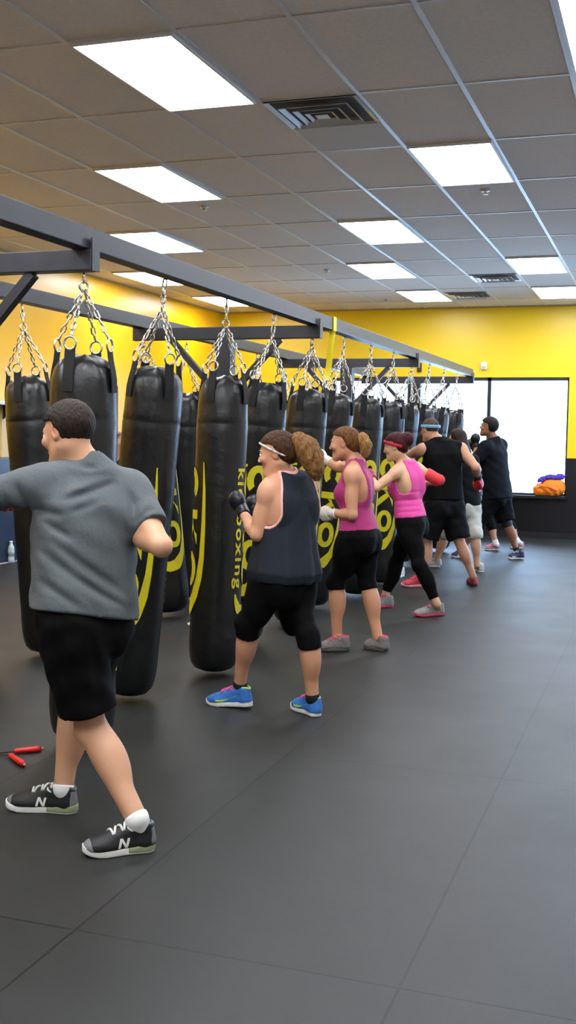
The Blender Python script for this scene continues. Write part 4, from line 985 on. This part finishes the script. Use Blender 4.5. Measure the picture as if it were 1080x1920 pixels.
tank(b, NAVY, off=.01, trim=mat('pink_edging', 'f2b4ae', .7), tab=[(.02, .205, .17, -.015), (.12, .215, .18, -.015), (.35, .19, .155, -.005), (.6, .172, .14, .005), (.85, .155, .122, .0), (1., .11, .085, 0)], folds=(.006, 9, .5, .1, .75), neck_r=.08)
pants(b, BLK, 1.2, off=.009, top=.04, name='leggings')
hair_up(b, '402612', tailc='7a5630', tail=[(b.H(0, -.1, .03), .03), (b.H(0, -.135, .045), .045), (b.H(0, -.17, .0), .062), (b.H(0, -.19, -.06), .06), (b.H(0, -.2, -.12), .045), (b.H(0, -.2, -.17), .02)], thick=.013)
o = headband(b, mat('patterned_band', 'c9c4c0', .5, noise=.75, nscale=50), .02, .006, .7, .0185, h=.0035)
MB().tube([b.H(.02*math.cos(t)*1.5, -.112+.006*math.sin(t), .034+.03*math.sin(t)) for t in np.linspace(0, 2*math.pi, 17)[:-1]], .006, 6, closed=True).obj('hair_tie', mat('band_black', '101010', .7), b.root, True)
face_bits(b, '3a2416')
GN = mat('glove_navy', '10131d', .4, bump=.2, bscale=20)
glove(b, 'L', GN, .04); glove(b, 'R', GN, .04)
BLU = mat('shoe_blue', '2f6fbd', .6, noise=.2, nscale=50); LIME = mat('lime', 'a8d66a', .5); PNK = mat('lace_pink', 'd8508c', .6)
for s in 'LR': shoe(b, s, BLU, SOLW, PNK, SOCKB, None, LIME, 'swoosh', LIME, None, sockh=.02)
# 3. woman in the magenta tank -------------------------------------------
J = JJ(head=(645, 832, 7.42), neck=(668, 868, 7.46), shL=(660, 888, 7.3), shR=(672, 880, 7.64), elL=(660, 965, 7.26), wrL=(624, 963, 7.42), elR=(637, 876, 7.8), wrR=(611, 862, 7.86),
       hipL=(664, 1008, 7.36), hipR=(682, 1008, 7.54), knL=(629, 1092, 7.42), anL=(632, 1194, 7.44), knR=(688, 1094, 7.5), anR=(708, 1194, 7.46),
       heelL=onz(655, 1220), toeL=onz(592, 1221), heelR=onz(726, 1222), toeR=onz(684, 1215)); rep('w3', J)
b = build_body(J, True, 1.0, 'd29a78', .0075, hf=(-.98, -.1, -.12), hup=(-.1, 0, 1), arm_r=1.1)
finish('person', b, 'woman in a magenta racerback tank and black knee leggings with white hand wraps', 'person', (J['heelL']+J['heelR'])/2*V3(1, 1, 0))
MAG = mat('magenta_knit', 'a8286e', .75, bump=.12, bscale=30, sheen=.05)
tank(b, MAG, hem=.1, off=.008, cut=tank_cutters(b, .085, .05, .14, .014), neck_r=.085)
pants(b, BLK, 1.12, off=.009, top=.13, name='leggings')
hair_up(b, '63401f', tailc='96703f', tail=[(b.H(0, -.1, .02), .03), (b.H(0, -.135, .02), .042), (b.H(0, -.155, -.025), .042), (b.H(0, -.15, -.075), .03), (b.H(0, -.14, -.11), .012)], thick=.011)
MB().tube([b.H(.024*math.cos(t), -.112+.004*math.sin(t), .022+.026*math.sin(t)) for t in np.linspace(0, 2*math.pi, 17)[:-1]], .006, 6, closed=True).obj('hair_tie', mat('tie_gold', 'd8c080', .5), b.root, True)
face_bits(b, '5a3a22')
WW = mat('wrap_white', 'd9d4c8', .85); glove(b, 'L', WW, .06, wrap=True); glove(b, 'R', WW, .1, wrap=True)
GRM = mat('shoe_grey_mesh', '75706f', .7, noise=.3, nscale=70); CORAL = mat('lace_coral', 'd8445c', .6); SOLG = mat('sole_grey', '57534f', .6); PSOLE = mat('sole_pink', 'e04a78', .6)
for s in 'LR': shoe(b, s, GRM, SOLG, CORAL, None, None, CORAL, None, None, None, h=.005)
# 4. woman in the bright pink tank ---------------------------------------
J = JJ(head=(741, 838, 9.15), neck=(758, 870, 9.22), shL=(745, 884, 9.08), shR=(780, 878, 9.36), elL=(706, 915, 8.96), wrL=(699, 897, 9.16), elR=(824, 900, 9.42), wrR=(797, 906, 9.6),
       hipL=(764, 982, 9.12), hipR=(776, 982, 9.3), knL=(786, 1060, 9.04), anL=(819, 1132, 9.05), knR=(742, 1056, 9.44), anR=(722, 1117, 9.42),
       heelL=onz(833, 1153), toeL=onz(776, 1157), heelR=onz(737, 1138), toeR=onz(690, 1140)); rep('w4', J)
b = build_body(J, True, .98, 'e0b492', .008, hf=(-.98, -.03, -.22), hup=(-.1, 0, 1))
finish('person', b, 'woman in a bright pink racerback tank and full length black leggings with a red headband', 'person', (J['heelL']+J['heelR'])/2*V3(1, 1, 0))
HP = mat('hot_pink_knit', 'e0489e', .75, bump=.15, bscale=25, sheen=.05)
cr = [(ony(738, y, 9.0), ony(795, y-4, 9.1), .006, .009) for y in (925, 940, 952, 962)]
tank(b, HP, hem=.12, off=.009, cut=tank_cutters(b, .08, .06, .12, .016), neck_r=.08, creases=cr)
pants(b, BLK, 1.86, off=.006, top=.14, name='leggings')
hair_up(b, '3a0f16', bun=((0, -.12, .045), (.06, .06, .065)), thick=.014)
headband(b, mat('band_red', 'c81e46', .6), .024, .014, .5, .019, h=.0045)
face_bits(b, '2a1210')
MB().tube([b.H(.02*math.cos(t), -.09+.004*math.sin(t), .1+.006*math.sin(t)) for t in np.linspace(0, 2*math.pi, 13)[:-1]], .005, 6, closed=True).obj('hair_tie', mat('tie_green', '3f8a3c', .6), b.root, True)
GR = mat('glove_red', 'c01c22', .4); GB = mat('glove_black', '121214', .4)
glove(b, 'L', mat('glove_maroon', 'a8283c', .4), .03, size=1.1); glove(b, 'R', GB, .03)
sleeve(b, 'R', mat('coral_sleeve', 'e03c40', .7), .42, 1.3)
for s in 'LR': shoe(b, s, mat('shoe_light_grey', '8d8c8c', .7, noise=.2, nscale=70), PSOLE, PNK, None, None, None, None, None, None, h=.006)
# 5. man in the black sleeveless shirt ------------------------------------
J = JJ(head=(806, 806, 11.02), neck=(822, 828, 11.0), shL=(796, 842, 10.9), shR=(862, 840, 11.1), elL=(770, 852, 11.0), wrL=(745, 850, 11.2), elR=(892, 876, 11.04), wrR=(896, 893, 11.28),
       hipL=(818, 948, 10.88), hipR=(848, 948, 11.02), knL=(800, 1012, 10.86), anL=(794, 1082, 10.82), knR=(861, 1014, 10.96), anR=(887, 1080, 11.02),
       heelL=onz(794, 1099), toeL=onz(752, 1101), heelR=onz(890, 1100), toeR=onz(882, 1093)); rep('m5', J)
J['hdR'] = nrm(V3(-.2, .5, -.8))
b = build_body(J, False, 1.12, 'd09e80', .009, hf=(-.78, .62, -.1), arm_r=1.12)
finish('person', b, 'man in a sleeveless black shirt with a blue headband and red gloves, seen from behind', 'person', (J['heelL']+J['heelR'])/2*V3(1, 1, 0))
tank(b, BLK, off=.012, cut=[cone(b.J['sh'+s]+b.up*.1+b.rS*g*.075, b.J['sh'+s]-b.up*.15+b.rS*g*.085, .06, .06) for s, g in (('L', -1), ('R', 1))], neck_r=.07, name='sleeveless_shirt',
     tab=[(.08, .205, .16, 0), (.4, .2, .155, .01), (.7, .2, .15, .01), (.9, .185, .13, 0), (1., .14, .1, 0)])
pants(b, mat('dark_shorts', '0b0c10', .8, spec=.15), .95, top=.2, name='shorts', loose=(.125, .12))
hair_short(b, '4a3a30', thick=.005, h=.007); headband(b, mat('band_blue', '6fa8c4', .5, noise=.3, nscale=30), .035, .016, .12, .016, h=.006); face_bits(b, '3a2a20')
glove(b, 'R', GR, .05, size=1.15, cuffm=GB); glove(b, 'L', GR, .05, size=1.1, cuffm=GB)
RSH = mat('shoe_red', 'c03048', .55, noise=.2, nscale=60)
for s in 'LR': shoe(b, s, RSH, mat('sole_dark', '3a2026', .6) if s == 'R' else mat('sole_rose', 'dca0a4', .6), CORAL, None, None, None, None, None, None, h=.007)
# 6. woman in grey cropped trousers ---------------------------------------
J = JJ(head=(856, 824, 12.4), neck=(863, 850, 12.42), shL=(846, 868, 12.3), shR=(886, 866, 12.52), elL=(840, 905, 12.25), wrL=(826, 893, 12.4), elR=(896, 900, 12.62), wrR=(899, 922, 12.5),
       hipL=(864, 950, 12.32), hipR=(882, 950, 12.46), knL=(832, 1000, 12.5), anL=(819, 1050, 12.55), knR=(890, 1003, 12.3), anR=(895, 1060, 12.28),
       heelL=onz(826, 1064), toeL=onz(800, 1063), heelR=onz(903, 1074), toeR=onz(890, 1069)); rep('w6', J)
J['hdR'] = nrm(V3(0, -.1, -1))
b = build_body(J, True, 1.0, 'dcae8e', .01, hf=(-.8, .6, -.05))
finish('person', b, 'woman with long dark hair in a black tee shirt and pale grey cropped trousers', 'person', (J['heelL']+J['heelR'])/2*V3(1, 1, 0))
tee(b, BLK, off=.012, sleeve=.6, tab=[(.0, .2, .15, 0), (.4, .175, .135, 0), (.7, .17, .135, .01), (.9, .155, .115, 0), (1., .11, .08, 0)], h=.011)
pants(b, mat('pale_grey_knit', 'b4b6ac', .85, bump=.2, bscale=20), 1.12, top=.1, name='cropped_trousers', loose=(.108, .074), h=.01)
hair_up(b, '2c1a14', long=[(b.H(0, -.05, .02), .085), (b.H(0, -.085, -.08), .08), (b.H(.03, -.11, -.17), .07), (b.H(.05, -.12, -.25), .04)], thick=.016, h=.008); face_bits(b)
glove(b, 'R', mat('glove_grey', '3c3c42', .5), .03); glove(b, 'L', GB, .03)
for s in 'LR': shoe(b, s, mat('shoe_silver', 'a9adb0', .6), SOLW, LACEW, None, None, None, None, None, None, h=.008)
# 7. man in the black tee far away ------------------------------------------
J = JJ(head=(916, 801, 13.75), neck=(928, 826, 13.78), shL=(910, 840, 13.6), shR=(938, 836, 13.98), elL=(892, 862, 13.54), wrL=(893, 834, 13.58), elR=(906, 862, 14.1), wrR=(888, 842, 14.1),
       hipL=(924, 930, 13.7), hipR=(936, 930, 13.88), knL=(888, 985, 13.64), anL=(867, 1031, 13.66), knR=(950, 982, 13.84), anR=(968, 1030, 13.9),
       heelL=onz(874, 1045), toeL=onz(846, 1046), heelR=onz(982, 1049), toeR=onz(951, 1048)); rep('m7', J)
J['hdL'] = nrm(V3(-.1, 0, 1)); J['hdR'] = nrm(V3(-.3, -.2, .9))
b = build_body(J, False, 1.2, '9a6a50', .01, hf=(-1, -.02, .12))
finish('person', b, 'man in a dark tee shirt and shorts by the window, one fist at his chin', 'person', (J['heelL']+J['heelR'])/2*V3(1, 1, 0))
tee(b, mat('dark_tee', '080b12', .8, spec=.15, bump=.2, bscale=14), off=.02, sleeve=.95, tab=[(-.05, .235, .2, .0), (.2, .232, .2, .02), (.45, .225, .19, .025), (.7, .215, .175, .02), (.9, .185, .14, .0), (1., .14, .1, 0)], h=.011, sl_r=1.15)
pants(b, BLK, .92, top=.2, name='shorts', loose=(.135, .12), h=.01)
for s in 'LR': pass
hair_short(b, '15110f', thick=.024, h=.007); face_bits(b, '15110f')
Fd = None
pr = [cone(J['knR']+(J['hipR']-J['knR'])*.12, J['knR']+(J['anR']-J['knR'])*.12, .075, .065, k=.02, cuta=True, cutb=True)]
lo, hi = bounds(pr, .03); Fd = Field(lo, hi, .008); Fd.add(pr); part(b, 'knee_sleeve', Fd, mat('knee_black', '0d0d14', .6))
glove(b, 'L', GB, .03); glove(b, 'R', GB, .03)
NVS = mat('shoe_navy', '1b2450', .55)
for s in 'LR': shoe(b, s, NVS, SOLW, LACEW, SOCKB, None, None, 'swoosh', mat('swoosh_white', 'e4e6ea', .5), None, h=.008, sockh=.03)
# 8. person mostly hidden behind the far man ------------------------------
J = JJ(head=(906, 846, 15.0), neck=(915, 862, 15.02), shL=(909, 872, 14.9), shR=(922, 872, 15.2), elL=(905, 900, 14.85), wrL=(898, 880, 14.9), elR=(910, 895, 15.2), wrR=(900, 880, 15.15),
       hipL=(928, 935, 14.95), hipR=(934, 935, 15.12), knL=(915, 970, 14.8), anL=(930, 1020, 14.75), knR=(950, 975, 15.12), anR=(971, 1016, 15.12),
       heelL=onz(936, 1032), toeL=onz(908, 1032), heelR=onz(981, 1029), toeR=onz(955, 1029)); rep('p8', J)
b = build_body(J, True, .8, 'b98a70', .014, hf=(-.97, .2, -.1), arm_r=.9)
finish('person', b, 'person hidden behind the man in the dark tee, one white sock and pink shoe showing', 'person', (J['heelL']+J['heelR'])/2*V3(1, 1, 0))
tank(b, BLK, hem=.1, off=.008, h=.014); pants(b, BLK, 1.5, off=.006, h=.013); hair_up(b, '1c1412', h=.01)
for s in 'LR': shoe(b, s, mat('shoe_rose', 'c87a8c', .6), SOLW, None, SOCKW, None, None, None, None, None, h=.009, sockh=.06)
# 9. person behind the second bag -------------------------------------------
J = JJ(head=(272, 782, 8.6), neck=(278, 812, 8.62), shL=(262, 828, 8.5), shR=(290, 828, 8.8), elL=(221, 880, 8.46), wrL=(226, 832, 8.4), elR=(262, 880, 8.95), wrR=(236, 850, 8.98),
       hipL=(274, 950, 8.52), hipR=(286, 950, 8.7), knL=(250, 1040, 8.5), anL=(244, 1118, 8.6), knR=(284, 1045, 8.7), anR=(286, 1118, 8.75),
       heelL=onz(252, 1140), toeL=onz(200, 1140), heelR=onz(296, 1136), toeR=onz(245, 1136)); rep('p9', J)
J['hdL'] = nrm(V3(-.3, 0, .9))
b = build_body(J, False, .95, 'c39478', .013, hf=(-.97, .2, -.1))
finish('person', b, 'person in a navy shirt standing behind the leaning bag, only a sleeve and arm showing', 'person', (J['heelL']+J['heelR'])/2*V3(1, 1, 0))
tee(b, mat('navy_tee', '141c38', .8), off=.018, sleeve=.98, h=.013, sl_r=1.1); pants(b, BLK, .9, top=.2, name='shorts', loose=(.12, .11), h=.013); hair_short(b, '241a13', h=.008)
for s in 'LR': shoe(b, s, UPB, SOLW, None, None, None, None, None, None, None, h=.009)
